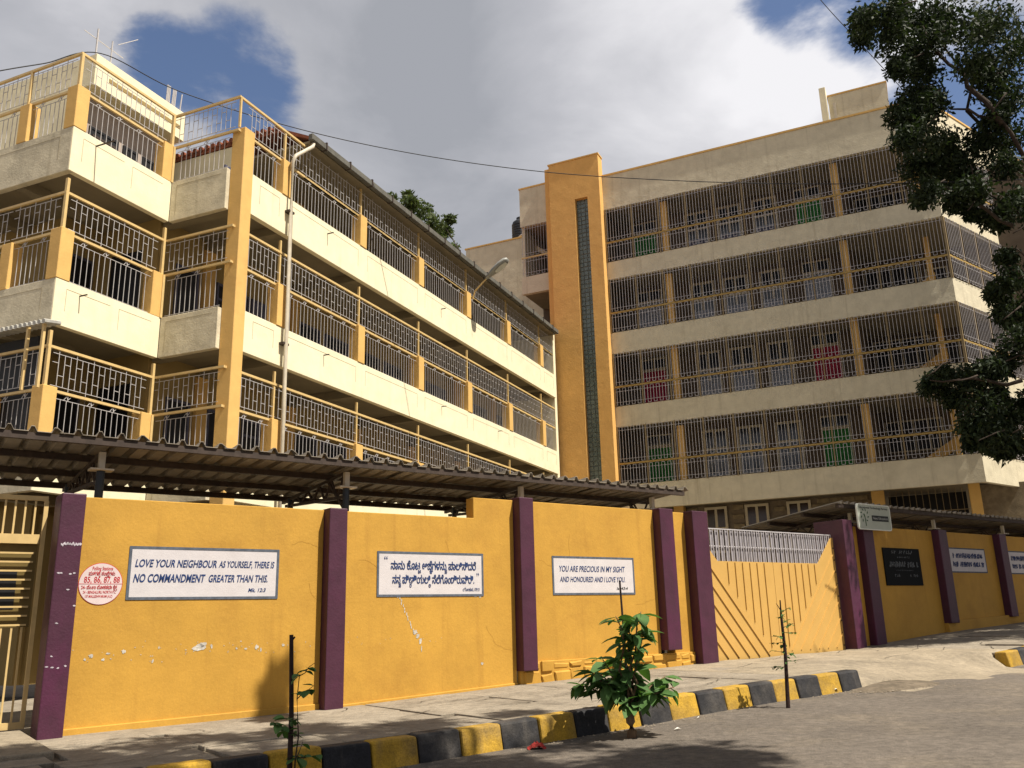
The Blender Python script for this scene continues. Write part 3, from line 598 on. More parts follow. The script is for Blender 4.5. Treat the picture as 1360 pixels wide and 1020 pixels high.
# near wing corridor openings (walls that run across the block)
XF = Frame(LF.w(-1.25, -4.0, -EYE), LF.az - R(90))   # u runs outward from the rear, v towards the left
for fz in (5.88, 2.76):
    window(LB, LF, -1.15, -.45, fz+.02, fz+2.2, -3.98, 1, DOORB, DARK, 'door')
for fz in (9.02, 5.88, 2.76):
    pass
lb('return_wall', INNER, (-.279, -.1, -4.0, -2.41, -1, 8.9))
lb('return_window', DARK, (-.29, -.28, -3.6, -2.7, 6.7, 8.2)); lb('return_window', DARK, (-.29, -.28, -3.6, -2.7, 3.5, 5.1))
lb('wing_rear_wall', INNER, (-1.26, -.3, -4.2, -4.01, -1, 8.9))
# pillars
def pillar(a, p_, z0, z1, w=.30): return MB(LF).box(a-w/2, a+w/2, p_-w/2, p_+w/2, z0, z1).build('pillar', ORANGE, LB, bevel=.01, seg=1)
lb('corner_column', ORANGE, (-.30, .03, -.30, .05, -1, 10.58), bevel=.012)
rails, tops = [10.5, 7.4, 4.28], [11.32, 8.22, 5.10]
for (z0, z1), zr, zt in zip(bands, rails, tops):
    for a in COLS:
        pillar(a, -.13, z1+.002, zr+.02)
        lb('grille_post', RAILY, (a-.025, a+.025, -.13, -.08, zr+.02, (z0+3.0 if zr < 10 else 11.35)))
    pillar(-2.86, -2.0, z1+.002, zr+.06, .30); pillar(-.55, -2.0, z1+.002, zr+.02, .28)
    lb('grille_post', RAILY, (-.44, -.38, -1.9, -1.84, z1, zr))
    if zr > 10:
        for a_ in (-.33,): lb('grille_post', RAILY, (a_-.022, a_+.022, -.112, -.068, 10.58, 11.32))
        for p_ in (-3.35, -4.75): lb('grille_post', RAILY, (-2.965, -2.915, p_-.025, p_+.025, 10.5, 11.32))
    for p_ in (-3.35, -4.75, -6.2): lb('pillar', ORANGE, (-3.01, -2.75, p_-.14, p_+.14, z1+.002, zr), bevel=.01)
    for (a, p_) in ((-2.93, -1.93), (-.42, -1.93)): lb('grille_post', RAILY, (a-.03, a+.03, p_-.03, p_+.03, zr, (zt if zr > 10 else z0+3.0)))
def grille(fr, par, p, q, z0, zr, zt, name='grille', sp=.135, ext=.12):
    """railing bay between plan points p and q: plain bars below the handrail, brick-pattern bars above"""
    L = math.hypot(q[0]-p[0], q[1]-p[1]); dx, dy = (q[0]-p[0])/L, (q[1]-p[1])/L
    at = lambda s, z: (p[0]+dx*s, p[1]+dy*s, z)
    b = MB(fr); n = max(2, int(round(L/sp))); h = L/n; w = .0105
    za, zb = z0+.04, zr-.13
    b.bar(at(0, za), at(L, za), w).bar(at(0, zb), at(L, zb), w)
    for k in range(1, n): b.bar(at(h*k, z0+.005), at(h*k, zb+.0), w)
    for k in range(2, n-1, 4): b.bar(at(h*(k-.5), zb), at(h*k, zb+.085), w*.8).bar(at(h*k, zb+.085), at(h*(k+.2), zb+.02), w*.8).bar(at(h*(k+.2), zb+.02), at(h*(k+.7), zb+.085), w*.8).bar(at(h*(k+.2), zb), at(h*(k+.2), zr-.02), w)
    c0, c1 = zr+.10, zt-.10; hh = c1-c0; L += 2*ext; n = max(2, int(round(L/sp))); h = L/n; at = lambda s, z: (p[0]+dx*(s-ext), p[1]+dy*(s-ext), z)
    b.bar(at(0, c0), at(L, c0), w).bar(at(0, c1), at(L, c1), w)
    for k in range(1, n):
        b.bar(at(h*k, c0 - (.06 if k % 3 == 0 else 0)), at(h*k, c1 + (.07 if k % 3 == 1 else 0)), w)
    for k in range(n):
        for t in ((.34,) if k % 2 else (.72,)): b.bar(at(h*k, c0+hh*t), at(h*(k+1), c0+hh*t), w)
    return b.build(name, BARW, par, recalc=False)
for (z0, z1), zr, zt in zip(bands, rails, tops):
    xs = [.05] + [c for c in COLS] + [A1-.02]
    for i in range(len(xs)-1): grille(LF, LB, (xs[i]+(.15 if i else 0), -.09), (xs[i+1]-.15, -.09), z1, zr, zt)
    for z_ in (zr, zt):
        for p_, q_ in (((-.33, -.09), (A1-.02 if z_ < 11 else 2.0, -.09)), ((-.36, -1.955), (-.36, -.065)), ((-2.96, -1.93), (-.335, -1.93)), ((-2.94, -8), (-2.94, -1.905))):
            MB(LF).bar((*p_, z_), (*q_, z_), .05).build('handrail', RAILY, LB, recalc=False)
    if zr > 10: MB(LF).bar((2.0, -.09, zr), (A1-.02, -.09, zr), .05).build('handrail', RAILY, LB, recalc=False)
    grille(LF, LB, (-.36, -1.80), (-.36, -.31), z1, zr, zt)
    grille(LF, LB, (-2.70, -1.93), (-.70, -1.93), z1, zr, zt)
    grille(LF, LB, (-2.94, -3.20), (-2.94, -2.16), z1, zr, zt); grille(LF, LB, (-2.94, -4.60), (-2.94, -3.50), z1, zr, zt); grille(LF, LB, (-2.94, -6.0), (-2.94, -4.9), z1, zr, zt)
# roof of the long part, gutter, downpipe
MB(LF).prism_ab([(.16, 11.50), (-.9, 12.02), (-7, 12.06), (-7, 11.9), (-.9, 11.9), (.12, 11.44)], 1.95, A1+.1).build('tiled_roof', TILE, LB)
vt = MB(LF)
for k in range(30):
    p_ = -.95-.2*k; vt.tube([(1.90, p_, 12.03), (2.3, p_, 12.06)], [.07, .07], 8)
vt.build('roof_edge_tiles', TILE, LB)
gu = lb('gutter', GUTTER, (1.85, A1, .10, .24, 11.36, 11.54), bevel=.02)
for k in range(16): lb('gutter_clip', STEELD, (2.4+1.05*k, 2.44+1.05*k, .08, .262, 11.35, 11.56))
lb('gable_wall', CREAM, (1.98, 2.12, -6.9, -2.2, 9.0, 11.88))
lb('verandah_ceiling', SOFFIT, (1.96, A1, -2.2, .08, 11.36, 11.42))
MB(LF).tube([(2.0, .16, 11.36), (1.95, .17, 11.22), (1.35, .15, 10.68), (1.28, .12, 10.5), (1.30, .12, 9.0), (1.33, .12, 5.0), (1.36, .12, -.9)], [.047]*7, 10).build('downpipe', PIPEC, LB, smooth=True)
for z_ in (9.2, 6.0, 3.0): MB(LF).box(1.22, 1.42, .0, .13, z_, z_+.05).build('pipe_clip', STEELD, LB)
# roof room on the near wing
lb('roof_room_band', CREAM, (-1.1, 1.75, -9, -3.8, 12.28, 13.1), bevel=.01); lb('roof_room_slot', INNER, (-.7, 1.6, -3.86, -3.792, 12.56, 12.66))
lb('roof_room_wall', mat('mauve_shade_wall', (.36, .30, .26), .9, .1, 3), (-.9, 1.74, -9, -4.25, 9.0, 12.28))  # mauve tone puts the overhang's shade into the wall colour
for a0, a1_ in ((-.75, .1), (.25, .7), (.85, 1.6)): window(LB, LF, a0, a1_, 9.3, 11.5, -4.23, 2, DARK, DARK)
lou = MB(LF)
for k in range(16): lou.box(-.68, .03, -4.2, -4.17, 9.45+.12*k, 9.50+.12*k)
lou.build('louvres', STEELD, LB)
lb('wing_floor', SOFFIT, (-2.86, -.9, -9, -2.0, 9.02, 9.05)); lb('wing_upper_wall', CREAM, (-1.1, -.95, -9, -4.26, 9.05, 12.25))
lb('terrace_floor', SOFFIT, (-.9, 2.1, -4.2, -2.41, 8.9, 9.03))
# small iron brackets on the bands
for a, p_, z_, L_ in ((-2.45, -1.86, 9.45, .5), (-2.45, -1.86, 6.22, .2), (2.9, 0, 9.35, .18), (8.9, 0, 9.3, .16), (2.9, 0, 6.2, .16), (8.9, 0, 6.2, .16), (13.0, 0, 6.2, .16)):
    MB(LF).bar((a, p_-.02, z_), (a, p_+L_, z_), .022).build('iron_bracket', STEELD, LB, recalc=False)
# awning at the wing's lower corner
aw = MB(LF)
for k in range(26): aw.tube([(-3.003, -1.62-.12*k, 5.47), (-3.34, -1.62-.12*k, 5.41)], [.045, .045], 6)
tag(aw.build('awning', mat('galvanised_sheet', (.42, .41, .38), .5, .2, 5, metal=.3), loc=LF.w(-3.3, -3, 5.24)), 'small galvanised corrugated awning under the near corner of the left block', 'awning')
for a, p_ in ((-3.25, -1.70), (-3.25, -2.1)): MB(LF).box(a-.025, a+.025, p_-.025, p_+.025, 4.2, 5.40).build('awning_post', RAILY, LB)
lb('dark_void_sheet', DARK, (-2.8, -2.75, -8, -2.4, 3.35, 5.4))  # added near-black sheet, its colour standing in for the void's darkness
# antenna and starter bars on the roof
an = thing('roof_antenna', LF.w(-.9, -4.4, 13.1), 'thin white television antenna on the roof at far left', 'antenna')
MB(LF).bar((-.9, -4.1, 13.1), (-.9, -4.1, 14.0), .03).build('mast', BARW, an); MB(LF).bar((-.55, -4.0, 13.1), (-.55, -4.0, 13.85), .025).build('mast', BARW, an)
MB(LF).bar((-1.2, -4.2, 13.8), (-.2, -4.0, 13.6), .015).bar((-.3, -4.1, 13.95), (.1, -3.9, 14.3), .015).build('boom', BARW, an)
sr = thing('starter_bars', LF.w(1.55, -4.1, 13.1), 'cluster of pale reinforcement rods standing on the left roof', 'rods')
for k in range(7): MB(LF).bar((1.35+.06*k, -4.0-.12*(k % 3), 12.9), (1.35+.07*k, -4.0-.12*(k % 3), 13.75+.1*(k % 3)), .022).build('rod', BARW, sr)

# lamp on the long facade
ln_ = thing('facade_lamp', LF.w(11.1, .05, 10.5), 'grey street light on a slanted arm above the left block balcony', 'lamp')
MB(LF).tube([(11.1, .03, 10.35), (11.1, .12, 10.62), (11.1, .62, 11.06)], [.03, .03, .028], 8).build('arm', RAILY, ln_)
hb = MB(); c0 = LF.w(11.1, .52, 10.98); dv = (LF.n*.83 + Vector((0, 0, .56))).normalized(); sd = LF.d; up_ = sd.cross(dv); up_ = up_ if up_.z > 0 else -up_
for k, (t, w_, h_) in enumerate([(0, .06, .06), (.16, .10, .09), (.4, .17, .13), (.66, .20, .15), (.9, .17, .13), (1.0, .09, .07)]):
    for j in range(12): a = 2*math.pi*j/12; hb.v.append(c0 + dv*t + sd*w_*math.cos(a) + up_*h_*math.sin(a)*(1 if math.sin(a) > 0 else .45))
for k in range(5):
    for j in range(12): a = k*12+j; b_ = k*12+(j+1) % 12; hb.f.append((a, b_, b_+12, a+12))
hb.f += [tuple(range(11, -1, -1)), tuple(range(60, 72))]
hd = hb.build('lamp_head', LAMPG, ln_, smooth=True)
lm = MB()
for k, (t, w_) in enumerate([(.42, .11), (.66, .15), (.88, .11)]):
    for s_ in (-1, 1): lm.v.append(c0 + dv*t + sd*w_*s_ - up_*.075)
lm.f = [(0, 1, 3, 2), (2, 3, 5, 4)]; lm.build('lens', LENS, hd, recalc=False)

# ------------------------------------------------------------------ right block
RB = thing('school_block', RF.w(6, -5, -.9), 'five-storey grey cream school block with orange stair tower and long grilled corridors, at right', 'building')
def rb(name, m, *boxes, bevel=0, par=None, fr=RF):
    b = MB(fr)
    for q in boxes: b.box(*q)
    return b.build(name, m, par or RB, bevel=bevel, seg=1)
RBANDS = [(13.72, 14.50), (10.45, 11.35), (7.36, 8.20), (4.03, 5.0)]
UE = 12.8; EL = 14
def bandring(name, z0, z1, m, th=.18, proud=0.0):
    e1 = EF.w(EL, proud, 0); c = RF.w(UE, 0, 0)
    nrm = (RF.n + EF.n); corner = c + nrm * (proud / (1 + RF.n.dot(EF.n))); cin = c - nrm * (th / (1 + RF.n.dot(EF.n)))
    a0 = RF.w(-.02, proud, 0); a1 = RF.w(-.02, -th, 0); e2 = EF.w(EL, -th, 0)
    for quad in ((a0, corner, cin, a1), (corner, e1, e2, cin)):
        b = MB(); b.hexa([Vector((p.x, p.y, z0+EYE)) for p in quad] + [Vector((p.x, p.y, z1+EYE)) for p in quad]); b.build(name, m, RB)
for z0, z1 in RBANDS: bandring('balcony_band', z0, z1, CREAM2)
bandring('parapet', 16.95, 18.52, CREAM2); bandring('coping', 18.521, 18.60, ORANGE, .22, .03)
cornerIn = RF.w(UE, 0, 0)
for z in [16.95] + [a for a, b_ in RBANDS]:
    b = MB(); pts = [RF.w(-.1, -.19, 0), RF.w(UE-.12, -.19, 0), EF.w(EL, -.19, 0), EF.w(EL, -9, 0), RF.w(-.1, -9, 0)]
    i = [Vector((p.x, p.y, z+.20+EYE)) for p in pts]; j = [Vector((p.x, p.y, z+.36+EYE)) for p in pts]
    b.v = i+j; n = 5; b.f = [tuple(range(n)), tuple(range(2*n-1, n-1, -1))] + [(k, n+k, n+(k+1) % n, (k+1) % n) for k in range(n)]
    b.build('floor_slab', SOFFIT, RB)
rb('roof_deck', SOFFIT, (-4, UE-.3, -9, -.19, 17.3, 17.4))
# corridor rear wall, pillars, doors, windows
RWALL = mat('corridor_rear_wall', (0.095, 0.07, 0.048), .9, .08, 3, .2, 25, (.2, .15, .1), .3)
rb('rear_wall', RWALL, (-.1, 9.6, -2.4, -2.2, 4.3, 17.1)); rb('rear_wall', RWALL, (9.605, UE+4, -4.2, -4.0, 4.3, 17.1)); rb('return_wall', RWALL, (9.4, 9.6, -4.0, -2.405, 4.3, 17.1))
floors = [14.08, 10.81, 7.72, 4.39]
for fi, fz in enumerate(floors):
    H = 2.78
    for u in (2.52, 9.35): MB(RF).box(u-.13, u+.13, -.60, -.34, fz, fz+H+.05).build('pillar', ORANGE, RB, bevel=.01, seg=1)
    MB(RF).box(UE-.70, UE-.50, -1.7, -1.5, fz, fz+H+.05).build('pillar', ORANGE, RB, bevel=.01, seg=1)
    door_cols = {0: DOORG, 1: SHUT, 2: DOORR, 3: DOORG}[fi]
    fo = fz + .46
    for u, mm in ((.72, door_cols), (7.70, door_cols)):
        window(RB, RF, u-.12, u+.98, fz+.01, fo+1.95, -2.18, 1, FRAMEW, mm, 'door'); window(RB, RF, u-.12, u+.98, fo+1.96, fo+2.46, -2.18, 2, FRAMEW, GLASS, 'ventilator')
    for u in (2.95, 4.35, 5.85):
        window(RB, RF, u, u+1.05, fo+.45, fo+2.42, -2.18, 2, FRAMEW, GLASS, 'window', fo+1.62, .10)
        window(RB, RF, u+.1, u+.95, fo+.50, fo+1.15, -2.145, 2, SHUT, [DOORB, SHUT, SHUT, GLASS][fi], 'shutter', None, .1)
    window(RB, RF, 9.8, 11.9, fz+1.5, fz+2.75, -3.98, 4, FRAMEW, DARK, 'window')
    window(RB, RF, 12.1, 12.9, fz+.01, fz+2.4, -3.98, 1, FRAMEW, DARK, 'door')
    # stair flight behind the corner grille
    MB(RF).prism([(10.3, fz+.1), (12.4, fz+1.45), (12.4, fz+1.85), (10.3, fz+.55)], -3.1, -2.9).build('stair_stringer', ORANGE, RB)
def corr_mesh(L, z0, zr, zt, sp=.128):
    b = MB(); w = .0125; n = int(round(L/sp)); h = L/n
    for (a, c) in ((z0+.03, zr-.07), (zr+.06, zt-.03)):
        for k in range(n):
            x = h*(k+.5); b.bar((x, 0, a if True else a), (x, 0, c), w)
            if k % 2 == 0 and k+1 < n: b.bar((x, 0, c), (x+h, 0, c), w)
            if k % 2 == 1 and k+1 < n: b.bar((x, 0, a), (x+h, 0, a), w)
        b.bar((0, .012, a+.13), (L, .012, a+.13), w).bar((0, .012, c-.13), (L, .012, c-.13), w)
    return b
def corridor(fr, u0, u1, nb, z0, zr, zt, vg):
    L = (u1-u0)/nb; me = corr_mesh(L-.05, z0, zr, zt).mesh('grille', recalc=False); me.materials.append(BARG)
    for k in range(nb): place('grille', me, RB, fr.w(u0+L*k+.025, vg, 0), fr.az)
    for k in range(nb+1): MB(fr).box(u0+L*k-.024, u0+L*k+.024, vg-.075, vg-.02, z0-.02, zt).build('grille_post', BARP, RB)
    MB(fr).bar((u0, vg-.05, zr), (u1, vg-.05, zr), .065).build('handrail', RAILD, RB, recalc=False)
tops_r = [16.95] + [a for a, b_ in RBANDS[:3]]
for (z0, z1), zt in zip(RBANDS, tops_r):
    zr = z1 + .36*(zt-z1)
    corridor(RF, .05, UE-.02, 11, z1, zr, zt, .045); corridor(EF, .04, EL, 12, z1, zr, zt, .045)
# ground floor: coursed stone, windows, columns
rb('stone_backing', MORTAR, (-2.6, 9.3, -2.5, -2.22, -1.2, 4.2))
bl = MB().box(0, .44, -.02, .05, 0, .17).mesh('stone', bevel=.008, seg=1); bl.materials.append(STONE)
wins = [(2.81, 3.7), (4.40, 5.32), (6.0, 6.9)]
for k in range(10):
    zc = 2.3 + .185*k
    for j in range(-1, 21):
        u = j*.46 + (.23 if k % 2 else 0)
        if any(a-.44 < u < b_+.0 for a, b_ in wins) and zc > 2.1 and zc < 4.12: continue
        if u < 1.2 or u > 8.9: continue
        place('stone', bl, RB, RF.w(u, -2.20 + r2.uniform(-.012, .012), zc-EYE+EYE), RF.az)
for a, b_ in wins: window(RB, RF, a, b_, 2.3, 4.12, -2.16, 2, FRAMEW, mat('brown_window_glass', (.035, .022, .015), .2, .2, 3, spec=.5), 'window', 3.25, .10)
for u, s_ in ((1.85, .2), (9.32, .22), (12.5, .18)): MB(RF).box(u-s_, u+s_, -2.15, -1.75, -1.2, 4.22).build('pillar', ORANGE, RB, bevel=.01)
rb('dark_hall', DARK, (9.6, 12.3, -4.0, -3.9, -1, 4.2)); hg = MB(RF)
for k in range(12): hg.bar((9.7+.22*k, -2.4, -.8), (9.7+.22*k, -2.4, 4.2), .02)
hg.bar((9.6, -2.4, 3.4), (12.3, -2.4, 3.4), .03).build('hall_grille', BARP, RB, recalc=False)
rb('stone_wing', STONE, (12.7, 18, -2.6, -2.2, -1, 4.2))
# stair tower
tw = rb('stair_tower', TOWER, (-2.32, -1.15, -.10, .42, -1, 19.45), (-.56, 0, -.10, .42, -1, 19.45), (-1.15, -.56, -.10, .42, 17.55, 19.45))
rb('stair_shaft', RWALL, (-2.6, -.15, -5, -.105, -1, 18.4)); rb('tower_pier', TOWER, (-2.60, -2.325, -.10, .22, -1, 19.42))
tc = rb('tower_coping', ORANGE, (-2.36, .03, -.12, .45, 19.451, 19.51))
slit = rb('stair_window', GMORT, (-1.149, -.561, .10, .20, -1, 17.549))
gb = MB().box(.008, .186, -.03, .0, .008, .186).mesh('glass_block', bevel=.012, seg=1); gb.materials.append(GBLOCK)
for k in range(66):
    for j in range(3): place('glass_block', gb, slit, RF.w(-1.145+.195*j, .20+r2.uniform(-.006, .004), 17.34-.195*k), RF.az)
# blocks left of the tower
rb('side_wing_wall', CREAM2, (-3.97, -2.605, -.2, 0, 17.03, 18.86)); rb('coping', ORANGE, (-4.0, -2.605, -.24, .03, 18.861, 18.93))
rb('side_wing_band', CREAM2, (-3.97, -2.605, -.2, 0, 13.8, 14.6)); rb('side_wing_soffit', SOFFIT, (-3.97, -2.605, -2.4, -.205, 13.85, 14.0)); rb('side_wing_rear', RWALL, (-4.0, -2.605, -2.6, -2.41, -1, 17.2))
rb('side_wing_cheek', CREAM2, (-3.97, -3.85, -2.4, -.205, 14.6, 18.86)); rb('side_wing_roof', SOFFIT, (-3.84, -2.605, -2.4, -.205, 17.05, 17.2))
mg = corr_mesh(1.3, 14.6, 15.5, 17.03).mesh('grille', recalc=False); mg.materials.append(BARG); place('grille', mg, RB, RF.w(-3.94, .03, 0), RF.az)
MB(RF).bar((-3.95, -.03, 15.5), (-2.61, -.03, 15.5), .065).build('handrail', RAILY, RB)
MB(RF).prism([(-3.8, 14.8), (-3.1, 14.4), (-3.1, 14.7), (-3.8, 15.2)], -1.6, -1.4).prism([(-3.8, 16.4), (-3.1, 15.9), (-3.1, 16.1), (-3.8, 16.65)], -1.6, -1.4).build('stair_stringer', CREAM, RB)
rb('rear_wing_wall', CREAM2, (-8.35, -4.005, -6.5, -3.0, -1, 18.0)); rb('coping', ORANGE, (-8.4, -4.005, -6.5, -2.96, 18.001, 18.07))
# roof room and its wing wall
rb('roof_room', CREAM2, (9.45, 11.68, -5.2, -1.5, 17.4, 20.5)); rb('roof_room_coping', ORANGE, (9.42, 11.71, -5.23, -1.47, 20.501, 20.56)); rb('roof_fin', CREAM, (9.15, 9.40, -1.75, -1.3, 17.4, 20.88), bevel=.01); rb('roof_pipe', PIPEC, (9.62, 9.72, -1.46, -1.36, 18.5, 20.1))

tk = thing('water_tank', RF.w(-5.55, -3.5, 18.07), 'black ribbed plastic water tank on the rear roof beside the orange tower', 'tank')
pr = [(.0, 0), (.40, 0)]
for k in range(7): pr += [(.41, .02+.13*k), (.41, .09+.13*k), (.385, .105+.13*k), (.385, .13+.13*k)]
pr += [(.36, 1.0), (.22, 1.12), (.16, 1.14)]
MB().lathe(RF.w(-5.55, -3.5, 18.07), pr, 24).build('tank_body', TANK, tk); MB().lathe(RF.w(-5.55, -3.5, 18.07), [(.17, 1.13), (.17, 1.26), (.13, 1.29), (0, 1.30)], 16).build('lid', TANK, tk)
MB(RF).tube([(-5.55, -3.15, 18.1), (-5.3, -3.1, 18.22), (-4.9, -3.1, 18.2), (-4.9, -3.1, 18.1)], [.035]*4, 8).build('outlet_pipe', BARW, tk)

# ------------------------------------------------------------------ overhead cables
def cable(pts, label, r_=.013):
    P = [pix(*p) for p in pts]; Q = []
    for i in range(len(P)-1):
        p0, p1, p2, p3 = P[max(i-1, 0)], P[i], P[i+1], P[min(i+2, len(P)-1)]
        for k in range(10):
            t = k/10; Q.append(.5*((2*p1)+(p2-p0)*t+(2*p0-5*p1+4*p2-p3)*t*t+(3*p1-p0-3*p2+p3)*t**3))
    Q.append(P[-1]); b = MB(); b.tube([tuple(q) for q in Q], [r_]*len(Q), 6); tag(b.build('overhead_cable', CABLE, smooth=True), label, 'cable', 'overhead cables')
cable([(-120, 118, 19), (0, 94, 19), (60, 84, 19.3), (134, 71, 19.6), (240, 122, 20.5), (400, 172, 21), (560, 206, 21.6), (720, 228, 22), (880, 239, 22.4), (1040, 244, 22.7), (1210, 243, 23), (1400, 236, 23.2), (1650, 215, 23.5)], 'thin black cable sagging across the whole sky between the two blocks')
cable([(1040, -65, 27), (1090, 0, 28), (1143, 58, 29), (1200, 120, 30)], 'short black cable slanting down to the right block roof')

# ------------------------------------------------------------------ trees
def leaf_cloud(centres, per, size, rg, droop=.0):
    """one mesh of many small folded leaves spread through clumps; centres: (x, y, z, r)"""
    C = np.array(centres); n = len(C)*per
    c = np.repeat(C, per, 0)
    d = rg.normal(size=(n, 3)); d /= np.linalg.norm(d, axis=1)[:, None]
    rad = c[:, 3:4] * rg.random((n, 1))**.45
    pos = c[:, :3] + d*rad*np.array([1, 1, .8]); pos[:, 2] -= droop*rg.random(n)*c[:, 3]
    ax = rg.normal(size=(n, 3)) + np.array([0, 0, -.6]); ax /= np.linalg.norm(ax, axis=1)[:, None]
    sd_ = np.cross(ax, rg.normal(size=(n, 3))); sd_ /= np.linalg.norm(sd_, axis=1)[:, None]
    nr = np.cross(ax, sd_); L = size*(.6+.8*rg.random((n, 1))); W = L*(.34+.12*rg.random((n, 1)))
    V = np.stack([pos, pos+ax*L*.45+sd_*W*.5-nr*W*.12, pos+ax*L, pos+ax*L*.45-sd_*W*.5-nr*W*.12], 1).reshape(-1, 3)
    Fc = np.arange(n*4).reshape(n, 4)
    return V, Fc
def leaf_obj(name, V, Fc, m, parent):
    off = np.array(root_loc(parent)); me = bpy.data.meshes.new(name)
    me.vertices.add(len(V)); me.vertices.foreach_set('co', (V-off).astype(np.float32).ravel())
    me.loops.add(Fc.size); me.loops.foreach_set('vertex_index', Fc.astype(np.int32).ravel())
    me.polygons.add(len(Fc)); me.polygons.foreach_set('loop_start', np.arange(0, Fc.size, 4, dtype=np.int32))
    me.update(calc_edges=True); me.materials.append(m)
    o = bpy.data.objects.new(name, me); COL.objects.link(o); o.parent = parent; return o
def limb(b, p, q, r0, r1, rg, n=6, wob=.12):
    p, q = Vector(p), Vector(q); L = (q-p).length; pts = [p+(q-p)*(k/n)+Vector((rg.gauss(0, 1), rg.gauss(0, 1), rg.gauss(0, 1)))*(wob*L*.25 if 0 < k < n else 0) for k in range(n+1)]
    b.tube([tuple(x) for x in pts], [r0+(r1-r0)*k/n for k in range(n+1)], 8); return pts
# street tree at the right: trunk just outside the view, drooping boughs inside it
rt = random.Random(21)
st = thing('street_tree', (15.6, 20.6, .6), 'tall dark leafy street tree drooping in from the right edge', 'tree')
tb_ = MB(); limb(tb_, (15.6, 20.6, .3), (15.3, 21, 5.2), .34, .27, rt); 
clp = []
spots = [(1150, 22, 26), (1145, 45, 18), (1180, 10, 26), (1185, 45, 30), (1215, 20, 34), (1210, 60, 30), (1240, 45, 32), (1250, 10, 34), (1195, 85, 20), (1225, 95, 30), (1212, 125, 26), (1195, 150, 22), (1235, 135, 26), (1200, 180, 22), (1225, 175, 32), (1255, 185, 26), (1215, 215, 24), (1245, 220, 32), (1230, 250, 22), (1258, 258, 22), (1275, 215, 30), (1290, 245, 24), (1285, 30, 36), (1290, 80, 26), (1320, 20, 38), (1345, 60, 40), (1318, 100, 34), (1345, 120, 38), (1318, 150, 30), (1345, 180, 38), (1310, 190, 28), (1335, 225, 34), (1355, 265, 32), (1300, 265, 20), (1285, 280, 14), (1318, 285, 18), (1345, 310, 30), (1330, 345, 22), (1352, 370, 28), (1325, 385, 16), (1345, 410, 22), (1352, 445, 24), (1332, 425, 16),
         (1240, 508, 20), (1265, 505, 22), (1290, 495, 24), (1315, 488, 22), (1340, 490, 26), (1230, 500, 12), (1275, 530, 24), (1305, 530, 28), (1335, 535, 30), (1290, 560, 22), (1318, 570, 26), (1345, 575, 28), (1330, 592, 16), (1300, 585, 12), (1355, 520, 26)]
br = []
for x, y, r_ in spots:
    D = 22.5 + rt.uniform(-1.0, 1.6); p = pix(x, y, D); clp.append((p.x, p.y, p.z, r_*D/FPX*1.0)); br.append(p)
    q = pix(x+rt.uniform(-14, 14), y+rt.uniform(-14, 14), D+rt.uniform(.6, 1.8)); clp.append((q.x, q.y, q.z, r_*D/FPX*.7))
for k in range(150):                     # rest of the crown, outside the view to the right
    a = rt.uniform(0, 2*math.pi); rr_ = 4.8*math.sqrt(rt.random()); z_ = rt.uniform(5.5, 15.5)
    p = Vector((16.8 + rr_*math.cos(a), 20.6 + rr_*math.sin(a), z_)); d_ = (p - Vector((0, 0, EYE)))
    if (d_.dot(RGT)/d_.dot(FWD)*FPX + 680) > 1385: clp.append((p.x, p.y, p.z, rt.uniform(.5, .8)))
def wall_hit(c_):                        # where a clump's shadow meets the wall
    t = (Vector(c_[:3])-WF.o).dot(WF.n)/SUNV.dot(WF.n); h_ = Vector(c_[:3])-SUNV*t; return (h_-WF.o).dot(WF.d), h_.z-EYE
clp = [c_ for c_ in clp if not (9 < wall_hit(c_)[0] < 17.3 and wall_hit(c_)[1] < 2.9)]
for k in range(170):                     # lower boughs that shade the wall beyond the gate
    g = WF.w(rt.uniform(18.0, 29), 0, rt.uniform(-.6, 2.4)); p = g + SUNV*(rt.uniform(5.5, 8.5)/SUNV.z); d_ = p-Vector((0, 0, EYE))
    if (d_.dot(RGT)/d_.dot(FWD)*FPX + 680) > 1390: clp.append((p.x, p.y, p.z, rt.uniform(.5, .8)))
V, Fc = leaf_cloud(clp, 620, .145, rng, .5); leaf_obj('crown', V, Fc, LEAF_T, st)
fork = (15.3, 21, 5.2)
for tgt, r0 in (((1330, 160), .15), ((1235, 40), .09), ((1350, 330), .08), ((1350, 520), .06), ((1290, 220), .06)):
    e_ = pix(*tgt, 23); m_ = Vector(fork).lerp(e_, .5) + Vector((.6, 0, .8)); limb(tb_, fork, m_, r0, r0*.7, rt); limb(tb_, m_, e_, r0*.7, r0*.25, rt)
e1 = pix(1330, 165, 23); limb(tb_, e1, pix(1225, 35, 23), .075, .03, rt); limb(tb_, pix(1330, 160, 23), pix(1262, 145, 23), .05, .02, rt); limb(tb_, pix(1345, 300, 23), pix(1240, 238, 23), .05, .02, rt); limb(tb_, pix(1358, 505, 23), pix(1235, 505, 23), .05, .015, rt)
for p in br[::2]: limb(tb_, p, p + Vector((rt.uniform(.2, .8), rt.uniform(-.2, .3), rt.uniform(.1, .5))), .012, .022, rt, 3)
limb(tb_, fork, (17, 19.8, 11), .2, .08, rt)
tb_.build('trunk', BARK, st, smooth=True)
